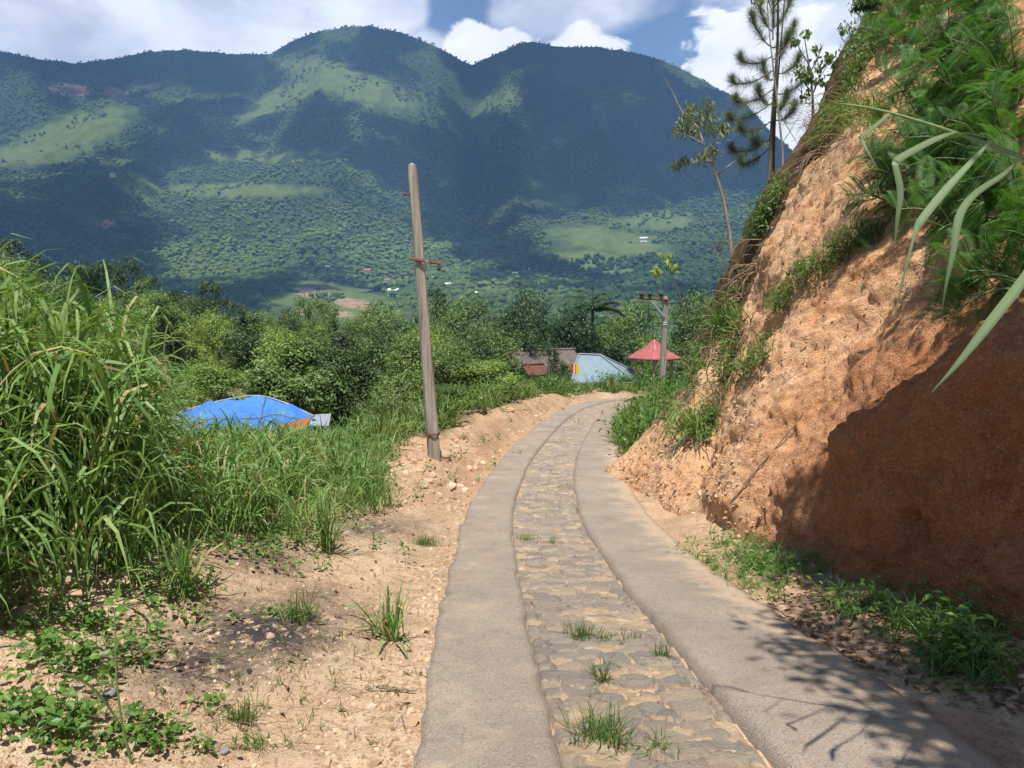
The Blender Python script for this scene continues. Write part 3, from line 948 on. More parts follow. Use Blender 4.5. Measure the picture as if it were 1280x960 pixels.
PROTO = {}
for kind, mats in (('round', ('tree_mid', 'tree_dark', 'tree_light')), ('spread', ('tree_mid', 'tree_dark')), ('tall', ('tree_mid', 'tree_dark')), ('bush', ('tree_mid', 'tree_light')), ('sparse', ('tree_mid', 'tree_light'))):
    for s in range(2):
        t, c = make_tree(kind, 100 + 10 * s + len(kind))
        tm = t.mesh('trunk', M['bark'], True)
        for mname in mats:
            cm = c.mesh('crown', M[mname])
            PROTO.setdefault((kind, mname), []).append((tm, cm))


def place_tree(kind, mname, loc, h, w, label, group=None, v=0, name='broadleaf_tree', cat='tree', rz=None):
    tm, cm = PROTO[(kind, mname)][v % 2]
    e = empty(name, loc, label, cat, group, rng.uniform(0, 6.28) if rz is None else rz)
    e.scale = (w / 8.0, w / 8.0, h / 8.0)
    for nm, me in (('trunk', tm), ('crown', cm)):
        o = bpy.data.objects.new(nm, me); COL.objects.link(o); o.parent = e
    return e


def tree_at(kind, mname, px, ptop, d, wpx, label, group=None, v=0, name='broadleaf_tree', cat='tree', zb=None):
    top = at(px, ptop, d)
    z = float(H(np.array([top[0]]), np.array([d]))[0]) if d < 60 else float(np.interp(0, [0], [valley(np.array([top[0]]), np.array([d]))[0]]))
    if zb is not None:
        z = zb
    h = max(1.0, top[2] - z)
    nat = {'round': 5.6, 'spread': 6.6, 'tall': 4.2, 'bush': 6.4, 'sparse': 5.0}[kind]
    w = 1.4 * wpx / 960 * d / nat * 8.0
    return place_tree(kind, mname, (top[0], d, z - 0.1), h * 1.02, w, label, group, v, name, cat)


NAMED = [
    ('round', 'tree_dark', 652, 362, 52, 60, 'dark dense rounded tree standing above the brown roof', 0),
    ('round', 'tree_dark', 720, 384, 58, 66, 'dark round tree with bright young leaves on top, behind the blue-grey roof', 1),
    ('bush', 'tree_light', 641, 430, 47, 30, 'small bright lime-green bush between the dark tree and the brown roof', 0),
    ('tall', 'tree_dark', 690, 428, 40.5, 26, 'small narrow dark tree right in front of the left end of the blue-grey roof', 0),
    ('bush', 'tree_light', 602, 428, 24, 92, 'light green bushy tree with pale shoots on the grassy edge right of the bare pole', 1),
    ('round', 'tree_mid', 575, 372, 62, 84, 'mid green tree whose crown shows just right of the bare pole', 0),
    ('tall', 'tree_dark', 548, 362, 70, 50, 'dark tree top rising close behind the bare pole', 1),
    ('spread', 'tree_dark', 245, 345, 62, 84, 'spreading flat-topped dark tree on the skyline of the slope above the blue tarpaulin', 0),
    ('spread', 'tree_dark', 142, 314, 58, 62, 'umbrella-shaped tree standing out against the dark hill behind the tall grass', 1),
    ('spread', 'tree_dark', 30, 292, 55, 110, 'broad shadowy tree crown over the highest of the tall grass', 0),
    ('sparse', 'tree_mid', 178, 345, 50, 40, 'thin open tree between the umbrella-shaped tree and the flat-topped tree', 0),
    ('spread', 'tree_mid', 390, 362, 86, 46, 'small flat-crowned tree standing before the brown ploughed field', 1),
    ('round', 'tree_mid', 470, 380, 74, 70, 'mid green tree left of the bare pole, before the palm-dotted far slope', 1),
    ('bush', 'tree_light', 372, 436, 34, 92, 'pale green bushy tree just behind the blue tarpaulin roof', 0),
    ('bush', 'tree_mid', 460, 468, 19, 58, 'glossy dark green shrub between the tarpaulin roof and the bare pole', 1),
    ('bush', 'tree_mid', 508, 452, 21, 70, 'green shrub directly left of the bare pole', 0),
    ('round', 'tree_dark', 500, 405, 40, 80, 'dark leafy tree behind the bare pole with a few reddish shoots', 1),
    ('round', 'tree_mid', 790, 376, 66, 70, 'green tree behind the gazebo, left of the second pole', 0),
    ('round', 'tree_mid', 872, 366, 60, 70, 'green tree behind the second pole, half hidden by the earth bank', 1),
    ('bush', 'tree_light', 648, 452, 36, 52, 'low leafy bush covering the lower left of the brown roof', 0),
    ('tall', 'tree_mid', 706, 450, 38, 26, 'narrow bush hiding the gap between the brown and pale blue roofs', 1),
    ('bush', 'tree_mid', 222, 468, 31, 80, 'dark green bush directly behind the left end of the blue tarpaulin roof', 0),
    ('round', 'tree_light', 258, 452, 33, 80, 'pale rounded bush behind the crest of the blue tarpaulin roof', 1),
    ('bush', 'tree_mid', 672, 449, 39, 46, 'mid green bush over the middle of the brown roof', 1),
    ('bush', 'tree_mid', 560, 462, 20, 60, 'round green bush just right of the bare pole, above the short dead log', 1),
    ('bush', 'tree_light', 690, 470, 33, 50, 'low bright bush in front of the pale blue roof beside the flag', 1),
    ('bush', 'tree_mid', 805, 425, 53, 60, 'low rounded tree filling the space behind the gazebo', 1),
]
for kd, mt, px, pt, d, w, lab, v in NAMED:
    tree_at(kd, mt, px, pt, d, w, lab, None, v)

# the crowded wood on the slope: individuals that nothing tells apart
ENV = np.array([(-80, 300), (0, 312), (60, 318), (130, 335), (200, 352), (300, 378), (380, 392), (430, 398), (520, 398), (600, 402), (700, 400), (800, 388), (900, 372), (1000, 370)], float)
rgT = np.random.default_rng(5)
cnt = 0
for k in range(900):
    if cnt >= 165:
        break
    px = rgT.uniform(-60, 930); d = rgT.uniform(26, 130) if rgT.random() < 0.7 else rgT.uniform(24, 60)
    a, b = ray(px, 400)
    x = a * d
    if d < 56 and 615 < px < 870:
        continue
    if d < 27 and 180 < px < 420:
        continue
    if d < 40 and px > 560:
        continue
    z = float(H(np.array([x]), np.array([d]))[0]) if d < 60 else float(valley(np.array([x]), np.array([d]))[0])
    h = rgT.uniform(4.5, 7.5) + d * 0.035
    q = pix(np.array([x, d, z + h]))[1]
    lim = np.interp(px, ENV[:, 0], ENV[:, 1]) + rgT.uniform(0, 26)
    if q < lim:
        h = float(at(px, lim, d)[2] - z)
        if h < 3.0:
            continue
    r = rgT.random()
    kd, mt = (('round', 'tree_mid') if r < 0.34 else ('bush', 'tree_mid') if r < 0.52 else ('round', 'tree_light') if r < 0.66 else ('tall', 'tree_mid') if r < 0.78 else ('bush', 'tree_light') if r < 0.84 else ('tall', 'tree_dark') if r < 0.91 else ('round', 'tree_dark'))
    place_tree(kd, mt, (x, d, z - 0.1), h, h * rgT.uniform(0.85, 1.2), 'leafy green tree in the crowded wood on the slope below the dirt road', 'trees of the crowded wood below the road', cnt)
    cnt += 1


for k in range(60):
    px = rgT.uniform(600, 930); d = rgT.uniform(55, 100)
    x = ray(px, 400)[0] * d
    z = float(valley(np.array([x]), np.array([d]))[0])
    lim = rgT.uniform(395, 432)
    h = float(at(px, lim, d)[2] - z)
    if h < 2.5: continue
    kd, mt = [('round', 'tree_mid'), ('round', 'tree_dark'), ('bush', 'tree_mid'), ('round', 'tree_light'), ('bush', 'tree_light')][k % 5]
    place_tree(kd, mt, (x, d, z - 0.1), h, min(h, 9) * rgT.uniform(0.9, 1.25), 'leafy green tree in the crowded wood on the slope below the dirt road', 'trees of the crowded wood below the road', k)

# coconut palms
def palm(px, ptop, d, label, size=2.6):
    rg = np.random.default_rng(int(px))
    top = at(px, ptop, d); z = float(valley(np.array([top[0]]), np.array([d]))[0])
    e = empty('palm_tree', (top[0], d, z), label, 'palm')
    hh = top[2] - z - size * 0.35
    t = MB(); add_tube(t, np.array([[0, 0, 0], [0.1, 0, hh * 0.5], [0, 0, hh]]), [0.2, 0.15, 0.12], 8)
    t.build('trunk', M['bark'], e, True)
    c = MB()
    for k in range(16):
        a = k * 2.4; el = rg.uniform(-0.1, 1.2)
        d0 = np.array([math.cos(a) * math.cos(el), math.sin(a) * math.cos(el), math.sin(el)])
        P = [np.array([0, 0, hh])]
        for q in range(7):
            dd = norm(d0 + np.array([0, 0, -1]) * 0.9 * (q / 6) ** 1.5); P.append(P[-1] + dd * size / 7)
        P = catmull(np.array(P), 22); T = norm(np.gradient(P, axis=0)); S = norm(np.cross(T, [0, 0, 1.0]))
        add_tube(c, P[::3], np.linspace(0.03, 0.008, len(P[::3])), 4, 0.6)
        for sg in (-1, 1):
            dr = norm(S * sg + T * 0.5 + np.array([0, 0, -0.35]))
            V, F = blades(P[1:], dr[1:], 0.75 * size / 2.6 * np.linspace(1, 0.5, 21), 0.13, 0.6, 3, 0.1, rg); c.add(V, F, rg.uniform(0.2, 0.7))
    c.build('crown', M['tree_dark'], e)


palm(741, 372, 60, 'coconut palm rising behind the dark round tree left of the gazebo')
palm(772, 398, 72, 'lower coconut palm left of the second pole, partly hidden by trees', 2.8)


# far forest on the hills: one mass of crowns nobody could count
def forest():
    rg = np.random.default_rng(77)
    area = np.abs(np.gradient(HX, axis=0) * np.gradient(HD, axis=1))
    ok = (HD > 115) & (HD < 2740) & (hpx > -60) & (hpx < 1010) & (hpy < 470)
    dens = area * ok * (1 / (HD ** 1.15)) * np.where(fld > 0.3, 0.5 * (fbm(HX * 0.013, HD * 0.013, None, 3, 95) > 0.16), 1.0) * np.clip(1 - rck, 0.02, 1)
    # hidden back slopes are not needed
    w = (dens / dens.sum()).ravel()
    n = 90000
    idx = rg.choice(len(w), n, p=w)
    P = HV.reshape(-1, 3)[idx].copy()
    d = P[:, 1]
    P[:, 0] += rg.normal(0, 2.5, n); P[:, 1] += rg.normal(0, 3, n)
    r = np.interp(d, [115, 300, 900, 2700], [2.6, 3.2, 4.6, 6.2]) * rg.uniform(0.5, 1.4, n) * np.interp(d, [1100, 1700, 2450, 2620], [1.0, 0.8, 0.78, 0.55])
    tone = np.clip(0.42 + 0.75 * fbm(P[:, 0] * 0.006, P[:, 1] * 0.006, None, 5, 93) + rg.normal(0, 0.085, n), 0, 1)
    mb = MB()
    # nearer crowns: leafy clumps; farther: faceted crowns of two or three lobes
    far = d > 420
    for lob in range(2):
        m = far & ((d < 1500) | (lob == 0))
        k = m.sum()
        off = rg.normal(0, 0.45, (k, 3)) * r[m][:, None]
        rr = r[m] * rg.uniform(0.6, 1.0, k)
        V = P[m][:, None, :] + off[:, None, :] + ICO0[None] * rr[:, None, None] * rg.uniform(0.65, 1.2, (k, 12, 1)) * np.array([1.0, 1.0, 0.9]) + np.array([0, 0, 0.45]) * rr[:, None, None]
        F = (np.arange(k) * 12)[:, None, None] + ICO0F[None]
        mb.add(V, F.reshape(-1, 3), np.repeat(tone[m], 12))
    m = ~far
    for i in np.nonzero(m)[0]:
        nl = 60
        u = norm(rg.normal(0, 1, (nl, 3))); u[:, 2] = np.abs(u[:, 2]) * 1.0
        C = P[i] + np.array([0, 0, r[i] * 0.9]) + u * r[i] * rg.uniform(0.6, 1.05, (nl, 1)) * np.array([1, 1, 0.9])
        T = np.cross(u, rg.normal(0, 1, (nl, 3)))
        V, F = leafquads(C, T, norm(u + rg.normal(0, 0.35, (nl, 3))), r[i] * 0.75, r[i] * 0.5)
        mb.add(V, F, np.repeat(np.clip(tone[i] + rg.normal(0, 0.12, nl), 0, 1), 4))
    tag(mb.build('forest', M['far_tree']), kind='stuff')


import bmesh
_bm = bmesh.new(); bmesh.ops.create_icosphere(_bm, subdivisions=0 + 1, radius=1.0); _bm.free()
ph = (1 + 5 ** 0.5) / 2
ICO0 = norm(np.array([(-1, ph, 0), (1, ph, 0), (-1, -ph, 0), (1, -ph, 0), (0, -1, ph), (0, 1, ph), (0, -1, -ph), (0, 1, -ph), (ph, 0, -1), (ph, 0, 1), (-ph, 0, -1), (-ph, 0, 1)]))
ICO0F = np.array([(0, 11, 5), (0, 5, 1), (0, 1, 7), (0, 7, 10), (0, 10, 11), (1, 5, 9), (5, 11, 4), (11, 10, 2), (10, 7, 6), (7, 1, 8), (3, 9, 4), (3, 4, 2), (3, 2, 6), (3, 6, 8), (3, 8, 9), (4, 9, 5), (2, 4, 11), (6, 2, 10), (8, 6, 7), (9, 8, 1)])
forest()


# ------------------------------------------------------------------ tall guinea grass on the left
def tall_grass():
    rg = np.random.default_rng(11)
    mb = MB()
    # the grass front and its height, set out over the ground
    n = 4700
    X = rg.uniform(-10.5, -0.9, n); Y = rg.uniform(2.6, 15.5, n)
    Z = H(X, Y)
    px, py = pix(np.c_[X, Y, Z])
    j, o = road_local(X, Y); sy = RL[j, 1]
    front = np.interp(sy, [2.5, 4, 6, 8, 10, 11.5, 14], [3.2, 3.05, 2.6, 2.2, 2.05, 2.3, 3.1])
    lo = -o + 0.35 * fbm(X * 0.9, Y * 0.9, None, 3, 14)
    keep = (lo > front) & (fbm(X * 1.1, Y * 1.1, None, 3, 15) > -0.42 - 0.5 * sstep(0.2, 1.2, lo - front))
    keep &= (rg.random(n) < np.interp(lo - front, [0, 0.5, 1.3, 2.2, 5], [0.22, 0.52, 0.85, 1.0, 0.75]))
    X, Y, Z, px, lo, front = X[keep], Y[keep], Z[keep], px[keep], lo[keep], front[keep]
    # heights from what stands there: shoulder-high on the left, knee-high by the tarpaulin
    topy = np.interp(px, [-200, 0, 60, 100, 130, 160, 190, 215, 260, 330, 400, 460, 500], [312, 330, 340, 362, 405, 462, 516, 530, 532, 528, 532, 545, 570])
    ht = at(px, topy, Y)[2] - Z
    ht = np.clip(ht * np.interp(px, [120, 220], [1.2, 1.0]), 0.5, 2.7) * np.interp(lo - front, [0, 0.5, 1.5], [0.42, 0.7, 1.0]) * rg.uniform(0.6, 1.1, len(X))
    for s in range(len(X)):
        nc = rg.integers(3, 6)
        hb = ht[s]
        az = rg.uniform(0, 2 * PI, nc); ln = rg.uniform(0.08, 0.55, nc)
        d0 = np.c_[np.cos(az) * ln, np.sin(az) * ln, np.ones(nc)]
        b = np.c_[X[s] + rg.normal(0, 0.06, nc), Y[s] + rg.normal(0, 0.06, nc), np.full(nc, Z[s] - 0.02)]
        # leaves leave each culm at its nodes
        nl = int(4 + 3 * min(hb, 1.5))
        f = np.tile(np.linspace(0.05, 0.85, nl), nc) + rg.normal(0, 0.05, nc * nl)
        cu = np.repeat(np.arange(nc), nl)
        dn = norm(d0)
        P = b[cu] + dn[cu] * (np.clip(f, 0, 1) * hb * 0.72)[:, None]
        a2 = rg.uniform(0, 2 * PI, nc * nl); el = rg.uniform(0.75, 1.35, nc * nl)
        dl = np.c_[np.cos(a2) * np.cos(el), np.sin(a2) * np.cos(el), np.sin(el)] + dn[cu] * 0.3
        L = (0.35 + 0.32 * min(hb, 1.6)) * rg.uniform(0.65, 1.35, nc * nl)
        V, F = blades(P, dl, L, np.clip(0.010 + 0.013 * hb, 0.012, 0.030) * rg.uniform(0.7, 1.25, nc * nl), rg.uniform(0.9, 3.0, nc * nl), 6, 0.5, rg)
        A = np.clip(rg.normal(0.45, 0.2, nc * nl) + 0.1 * rg.normal(), 0, 0.88); A = np.where(rg.random(nc * nl) < 0.025, 1.0, A); A = np.repeat(A, 14)
        mb.add(V, F, A)
        # culms
        V, F = blades(b, d0, np.full(nc, hb * 0.8), 0.009, 0.15, 3, 0.1, rg); mb.add(V, F, 0.55)
    tag(mb.build('tall_grass', M['grass']), kind='stuff')


tall_grass()


def verge_grass():
    """waist-high grass and weeds along the lower edges of the road, too many blades to count."""
    rg = np.random.default_rng(12)
    mb = MB(); wd = MB()
    zones = []   # points, height range, density
    def band(n, xa, xb, ya, yb, cond, h0, h1, sc):
        X = rg.uniform(xa, xb, n); Y = rg.uniform(ya, yb, n)
        j, o = road_local(X, Y); sy = RL[j, 1]
        ok = cond(X, Y, o, sy) & (fbm(X * 0.8, Y * 0.8, None, 3, 17) > -0.35)
        X, Y = X[ok], Y[ok]
        zones.append((X, Y, H(X, Y), h0, h1, sc))
    # beyond the pole: left crest of the road from y 14 to the bend
    band(9000, -6, 9, 13, 40, lambda X, Y, o, sy: (-o > np.interp(sy, [13, 16, 20, 26, 30, 34], [3.0, 2.7, 2.4, 2.1, 1.7, 1.5])) & (-o < 7), 0.5, 1.05, 1.5)
    # right verge wedge between the road and the nose
    band(2600, 1.5, 8, 15.2, 31, lambda X, Y, o, sy: (o > np.interp(sy, [15, 18, 26], [1.45, 1.25, 1.3])) & (o < np.interp(sy, [15, 17, 20, 24], [1.7, 2.0, 2.6, 3.4])), 0.45, 0.95, 1.3)
    for X, Y, Z, h0, h1, sc in zones:
        n = len(X)
        if n == 0: continue
        m = 7
        b = np.repeat(np.c_[X, Y, Z - 0.02], m, 0) + np.c_[rg.normal(0, 0.09, (n * m, 2)), np.zeros(n * m)]
        a = rg.uniform(0, 2 * PI, n * m); ln = rg.uniform(0.1, 0.75, n * m)
        V, F = blades(b, np.c_[np.cos(a) * ln, np.sin(a) * ln, np.ones(n * m)], np.repeat(rg.uniform(h0, h1, n) * (0.75 + 0.7 * fbm(X * 0.7, Y * 0.7, None, 3, 27)), m) * rg.uniform(0.7, 1.3, n * m), 0.026 * sc * rg.uniform(0.6, 1.2, n * m), rg.uniform(0.5, 2.0, n * m), 4, 0.4, rg)
        mb.add(V, F, np.repeat(np.clip(rg.normal(0.55, 0.2, n * m), 0, 1), 10))
        k = (rg.random(n) < 0.6) & (fbm(X * 0.5, Y * 0.5, None, 2, 29) > -0.05)
        nn = int(k.sum()); q = 16
        C = np.repeat(np.c_[X, Y, Z][k], q, 0) + rg.normal(0, 0.2, (nn * q, 3)) * np.array([1, 1, 0.8]) + np.array([0, 0, 0.42])
        V, F = leafquads(C, rg.normal(0, 1, (nn * q, 3)) + np.array([0, 0, -0.2]), norm(rg.normal(0, 0.5, (nn * q, 3)) + np.array([0, 0, 1.0])), rg.uniform(0.08, 0.19, nn * q), rg.uniform(0.05, 0.1, nn * q))
        wd.add(V, F, np.repeat(np.clip(rg.normal(0.5, 0.2, nn * q), 0, 1), 4))
    tag(mb.build('verge_grass', M['tuft']), kind='stuff')
    tag(wd.build('verge_weeds', M['weed']), kind='stuff')


verge_grass()


def ground_weeds():
    """low creeping weeds under and before the tall grass, and along the shaded foot of the bank."""
    rg = np.random.default_rng(13)
    mb = MB(); gb = MB()
    spots = []
    # (px, py, rx, ry, n, size, height)
    for px, py, rx, ry, n, s, h in ((60, 780, 70, 35, 46, 1.0, 1), (110, 830, 80, 35, 60, 1.0, 1), (60, 905, 80, 45, 85, 0.9, 0.8), (190, 925, 70, 30, 40, 0.8, 0.7), (200, 790, 60, 30, 30, 0.9, 1), (170, 690, 70, 45, 90, 1.1, 1.4), (215, 740, 45, 30, 40, 1.0, 1.2),
                                 (300, 690, 60, 35, 60, 1.0, 1.3), (360, 660, 50, 35, 45, 0.9, 1.2), (250, 620, 90, 60, 150, 1.0, 1.4), (400, 600, 80, 45, 120, 1.0, 1.5), (480, 560, 35, 40, 70, 1.0, 1.8), (455, 600, 40, 25, 50, 1, 1.3), (100, 640, 90, 50, 100, 1.1, 1.4),
                                 (600, 565, 60, 45, 26, 1.2, 1.6), (560, 605, 60, 30, 18, 1.0, 1.2), (655, 520, 60, 22, 22, 1.3, 1.6), (700, 510, 40, 12, 12, 1.3, 1.5), (420, 640, 90, 40, 60, 1.0, 1.6), (330, 640, 90, 40, 60, 1.1, 1.6), (340, 770, 40, 10, 14, 0.7, 0.5), (450, 690, 50, 15, 18, 0.7, 0.6)):
        for k in range(int(n * 0.55)):
            q = gp(px + rg.normal(0, 0.55) * rx, py + rg.normal(0, 0.55) * ry, 30)
            spots.append((q, s, h))
    for q, s, h in spots:
        m = rg.integers(6, 13)
        C = q + np.c_[rg.normal(0, 0.055 * s, (m, 2)), rg.uniform(0.02, 0.10 * h, m)]
        N = norm(np.c_[rg.normal(0, 0.42, (m, 2)), np.ones(m)])
        T = np.c_[C[:, :2] - q[:2], np.zeros(m)] + rg.normal(0, 0.02, (m, 3))
        L = rg.uniform(0.022, 0.062, m) * s
        V, F, F3 = leaf6(C, T, N, L, L * 0.72); nb_ = mb.n; tone_ = np.repeat(np.clip(rg.normal(0.55, 0.22, m), 0, 1), 7); mb.add(V, F, tone_); mb.T.append(F3 + nb_)
        st_ = np.repeat(q[None] - np.array([0, 0, 0.02]), 3, 0)
        V, F = blades(st_, np.c_[rg.normal(0, 0.35, (3, 2)), np.ones(3)], 0.13 * h * s, 0.005, 0.3, 3, 0.2, rg); gb.add(V, F, 0.4)
    # grass seedlings sprinkled over the dirt
    n = 420
    for k in range(n):
        px, py = rg.uniform(20, 560), rg.uniform(640, 950)
        if px > 520 - (py - 640) * 0.15:
            continue
        q = gp(px, py, 20)
        if road_local(q[0], q[1])[1][0] > -1.15: continue
        m = rg.integers(2, 6)
        V, F = blades(np.repeat(q[None], m, 0) + np.c_[rg.normal(0, 0.012, (m, 2)), np.zeros(m)], np.c_[rg.normal(0, 0.5, (m, 2)), np.ones(m)], rg.uniform(0.03, 0.09, m), 0.0045, 0.9, 3, 0.4, rg)
        gb.add(V, F, np.repeat(rg.uniform(0.3, 0.9, m), 8))
    tag(mb.build('low_weeds', M['weed']), kind='stuff')
    # bank foot: dense grass and fern-like cover in the shade
    fb = MB()
    for px, py, rx, ry, n, s in ((925, 695, 60, 28, 210, 1.0), (985, 712, 45, 22, 110, 1.0), (950, 735, 55, 16, 70, 0.8), (1080, 765, 70, 26, 80, 1.1), (1180, 790, 70, 34, 150, 1.3), (1210, 835, 60, 26, 110, 1.2), (1130, 745, 80, 14, 55, 1.0), (1255, 760, 40, 25, 50, 1.2)):
        for k in range(int(n * 0.5)):
            q = gp(px + rg.normal(0, 0.55) * rx, py + rg.normal(0, 0.55) * ry, 12)
            m = rg.integers(5, 10)
            a = rg.uniform(0, 2 * PI, m); ln = rg.uniform(0.3, 1.4, m)
            V, F = blades(np.repeat(q[None], m, 0), np.c_[np.cos(a) * ln, np.sin(a) * ln, np.ones(m)], rg.uniform(0.10, 0.24, m) * s, 0.008 * s, rg.uniform(0.6, 1.8, m), 4, 0.4, rg)
            fb.add(V, F, np.repeat(np.clip(rg.normal(0.4, 0.2, m), 0, 1), 10))
            if rg.random() < (0.3 if px > 1040 else 0.15):
                m = 9
                C = q + np.c_[rg.normal(0, 0.07 * s, (m, 2)), rg.uniform(0.03, 0.16 * s, m)]
                V, F = leafquads(C, rg.normal(0, 1, (m, 3)) * np.array([1, 1, 0.3]), norm(np.c_[rg.normal(0, 0.4, (m, 2)), np.ones(m)]), rg.uniform(0.03, 0.065, m) * s, rg.uniform(0.02, 0.035, m) * s, 0.15)
                fb.add(V, F, np.repeat(np.clip(rg.normal(0.5, 0.2, m), 0, 1), 4))
    tag(fb.build('undergrowth', M['weed']), kind='stuff')
    tag(gb.build('grass_seedlings', M['tuft']), kind='stuff')
    # fallen leaves below the bank
    lb = MB()
    for k in range(620):
        px, py = rg.uniform(960, 1280), 0
        py = np.interp(px, [960, 1060, 1280], [735, 785, 860]) + rg.normal(0, 26)
        q = gp(px, py, 10)
        V, F = leafquads(q[None] + np.array([[0, 0, 0.012]]), rg.normal(0, 1, (1, 3)) * np.array([1, 1, 0.25]), norm(np.array([[rg.normal(0, 0.35), rg.normal(0, 0.35), 1.0]])), rg.uniform(0.03, 0.10), rg.uniform(0.012, 0.035), 0.25)
        lb.add(V, F, rg.uniform(0, 0.9))
    for k in range(160):
        px, py = rg.uniform(200, 640), rg.uniform(560, 900)
        q = gp(px, py, 20)
        V, F = leafquads(q[None] + np.array([[0, 0, 0.01]]), rg.normal(0, 1, (1, 3)) * np.array([1, 1, 0.25]), norm(np.array([[rg.normal(0, 0.35), rg.normal(0, 0.35), 1.0]])), rg.uniform(0.03, 0.09), rg.uniform(0.012, 0.03), 0.25)
        lb.add(V, F, rg.uniform(0, 0.9))
    n = 900
    for k in range(n):
        px, py = rg.uniform(120, 640), rg.uniform(560, 930)
        q = gp(px, py, 20)
        if road_local(q[0], q[1])[1][0] > -1.1: continue
        a = rg.uniform(0, 6.28)
        V, F = blades(q[None] + [[0, 0, 0.012]], np.array([[math.cos(a), math.sin(a), rg.normal(0.05, 0.1)]]), rg.uniform(0.05, 0.25), 0.004, rg.uniform(0, 0.2), 3, 0.6, rg)
        lb.add(V, F, rg.uniform(0.2, 1.0))
    tag(lb.build('fallen_leaves', M['dry']), kind='stuff')


ground_weeds()


def gravel():
    rg = np.random.default_rng(14)
    P, R = [], []
    for k in range(5200):
        if rg.random() < 0.75:
            px, py = rg.uniform(0, 640), rg.uniform(560, 960)
        else:
            px, py = rg.uniform(760, 1000), rg.uniform(560, 760)
        q = gp(px, py, 20)
        o = road_local(q[0], q[1])[1][0]
        if -1.07 < o < 1.36: continue
        edge = -1.42 < o < -1.07 and q[1] < 9
        P.append(q); R.append(rg.uniform(0.003, 0.012) * (1 + 1.2 * (rg.random() < 0.05)) * (1.3 if edge else 1))
    for k in range(380):
        j = int(rg.uniform(np.searchsorted(RL[:, 1], 1.2), np.searchsorted(RL[:, 1], 10.5))); o = -1.06 - abs(rg.normal(0, 0.13))
        x = RL[j, 0] + RN[j, 0] * o; y = RL[j, 1] + RN[j, 1] * o
        P.append(np.array([x, y, float(Hq(x, y))])); R.append(rg.uniform(0.008, 0.024))
    Q, _ = bank_pick([(770, 600), (960, 640), (960, 500), (1250, 300), (1060, 60), (900, 380)], 2200, rg)
    for q in Q:
        P.append(q); R.append(rg.uniform(0.007, 0.022))
    Q, _ = bank_pick([(755, 590), (880, 690), (960, 660), (900, 560), (800, 520)], 520, rg)
    for q in Q:
        P.append(q); R.append(rg.uniform(0.008, 0.03) * (1 + (rg.random() < 0.06)))
    for k in range(1700):
        px, py = rg.uniform(480, 740), rg.uniform(488, 640)
        q = gp(px, py, 40)
        o = road_local(q[0], q[1])[1][0]
        if -1.1 < o: continue
        P.append(q); R.append(rg.uniform(0.008, 0.03) * (1 + 1.8 * (rg.random() < 0.12)))
    P, R = np.array(P), np.array(R); n = len(P)
    gx_, gy_ = pix(P)
    char = pxmask([(330, 790, 105, 42, 0), (250, 830, 90, 40, 0), (470, 660, 60, 16, 0), (330, 700, 60, 22, 0)], gx_, gy_) > 0.35
    tone = np.where(char & (rg.random(n) < 0.55), 0.0, np.where(P[:, 0] > 1.5, rg.uniform(0.08, 0.72, n), rg.uniform(0.06, 1.0, n)))
    V = P[:, None, :] + ICO0[None] * R[:, None, None] * rg.uniform(0.55, 1.3, (n, 12, 1)) * rg.uniform(0.6, 1.3, (n, 1, 3))
    F = (np.arange(n) * 12)[:, None, None] + ICO0F[None]
    tag(MB().add(V, F.reshape(-1, 3), np.repeat(tone, 12)).build('gravel', M['gravel']), kind='stuff')


k_ = NT('gravel_stone')
M['gravel'] = k_.done(k_.principled(k_.ramp(k_.attr('var'), [(0, (0.06, 0.05, 0.045)), (0.06, (0.30, 0.19, 0.11)), (0.5, (0.46, 0.32, 0.20)), (0.9, (0.58, 0.44, 0.30)), (1.0, (0.30, 0.27, 0.24))]), 0.9, None, 0.15))
gravel()

# ------------------------------------------------------------------ helpers for things placed on the bank
def bank_at(px, py, smax=8.7):
    """the bank's point and normal seen in a direction."""
    d = np.hypot(dpx - px, dpy - py) + np.where((U_ > smax) | (B[..., 1] < 0.8), 1e4, 0) + np.where((BDN * BD).sum(-1) > 0, 300, 0)
    i, j = np.unravel_index(np.argmin(d), d.shape)
    return BD[i, j].copy(), BDN[i, j].copy()


def pxline(pts):
    return np.array([at(*p) for p in pts])


PX_AT = at

# ------------------------------------------------------------------ the two poles
M['old_wood'] = None
k = NT('weathered_pole')
oc = k.n('TexCoord').outputs['Object']
n1 = k.noise(14, 6, 0.65, k.scaled(1, 1, 0.06, oc)); n2 = k.noise(5, 4, 0.6, oc); n3 = k.noise(60, 3, 0.6, k.scaled(1, 1, 0.2, oc))
c = k.ramp(n1, [(0.3, (0.14, 0.115, 0.095)), (0.5, (0.33, 0.28, 0.23)), (0.75, (0.50, 0.44, 0.37))])
c = k.mix(k.mapr(n2, 0.5, 0.7, 0, 0.5), c, (0.27, 0.25, 0.22))
M['old_wood'] = k.done(k.principled(c, 0.9, k.bump(k.math('ADD', n1, k.math('MULTIPLY', n3, 0.4)), 0.02, 0.8), 0.15))
M['rust'] = plain_mat('rusty_steel', (0.09, 0.04, 0.025), (0.20, 0.09, 0.05), 30, 0.8, 0.2)
M['steel'] = plain_mat('grey_steel', (0.34, 0.37, 0.40), (0.46, 0.49, 0.52), 10, 0.45, 0.6)
M['ceramic'] = plain_mat('brown_ceramic', (0.05, 0.025, 0.02), (0.09, 0.05, 0.04), 10, 0.3)


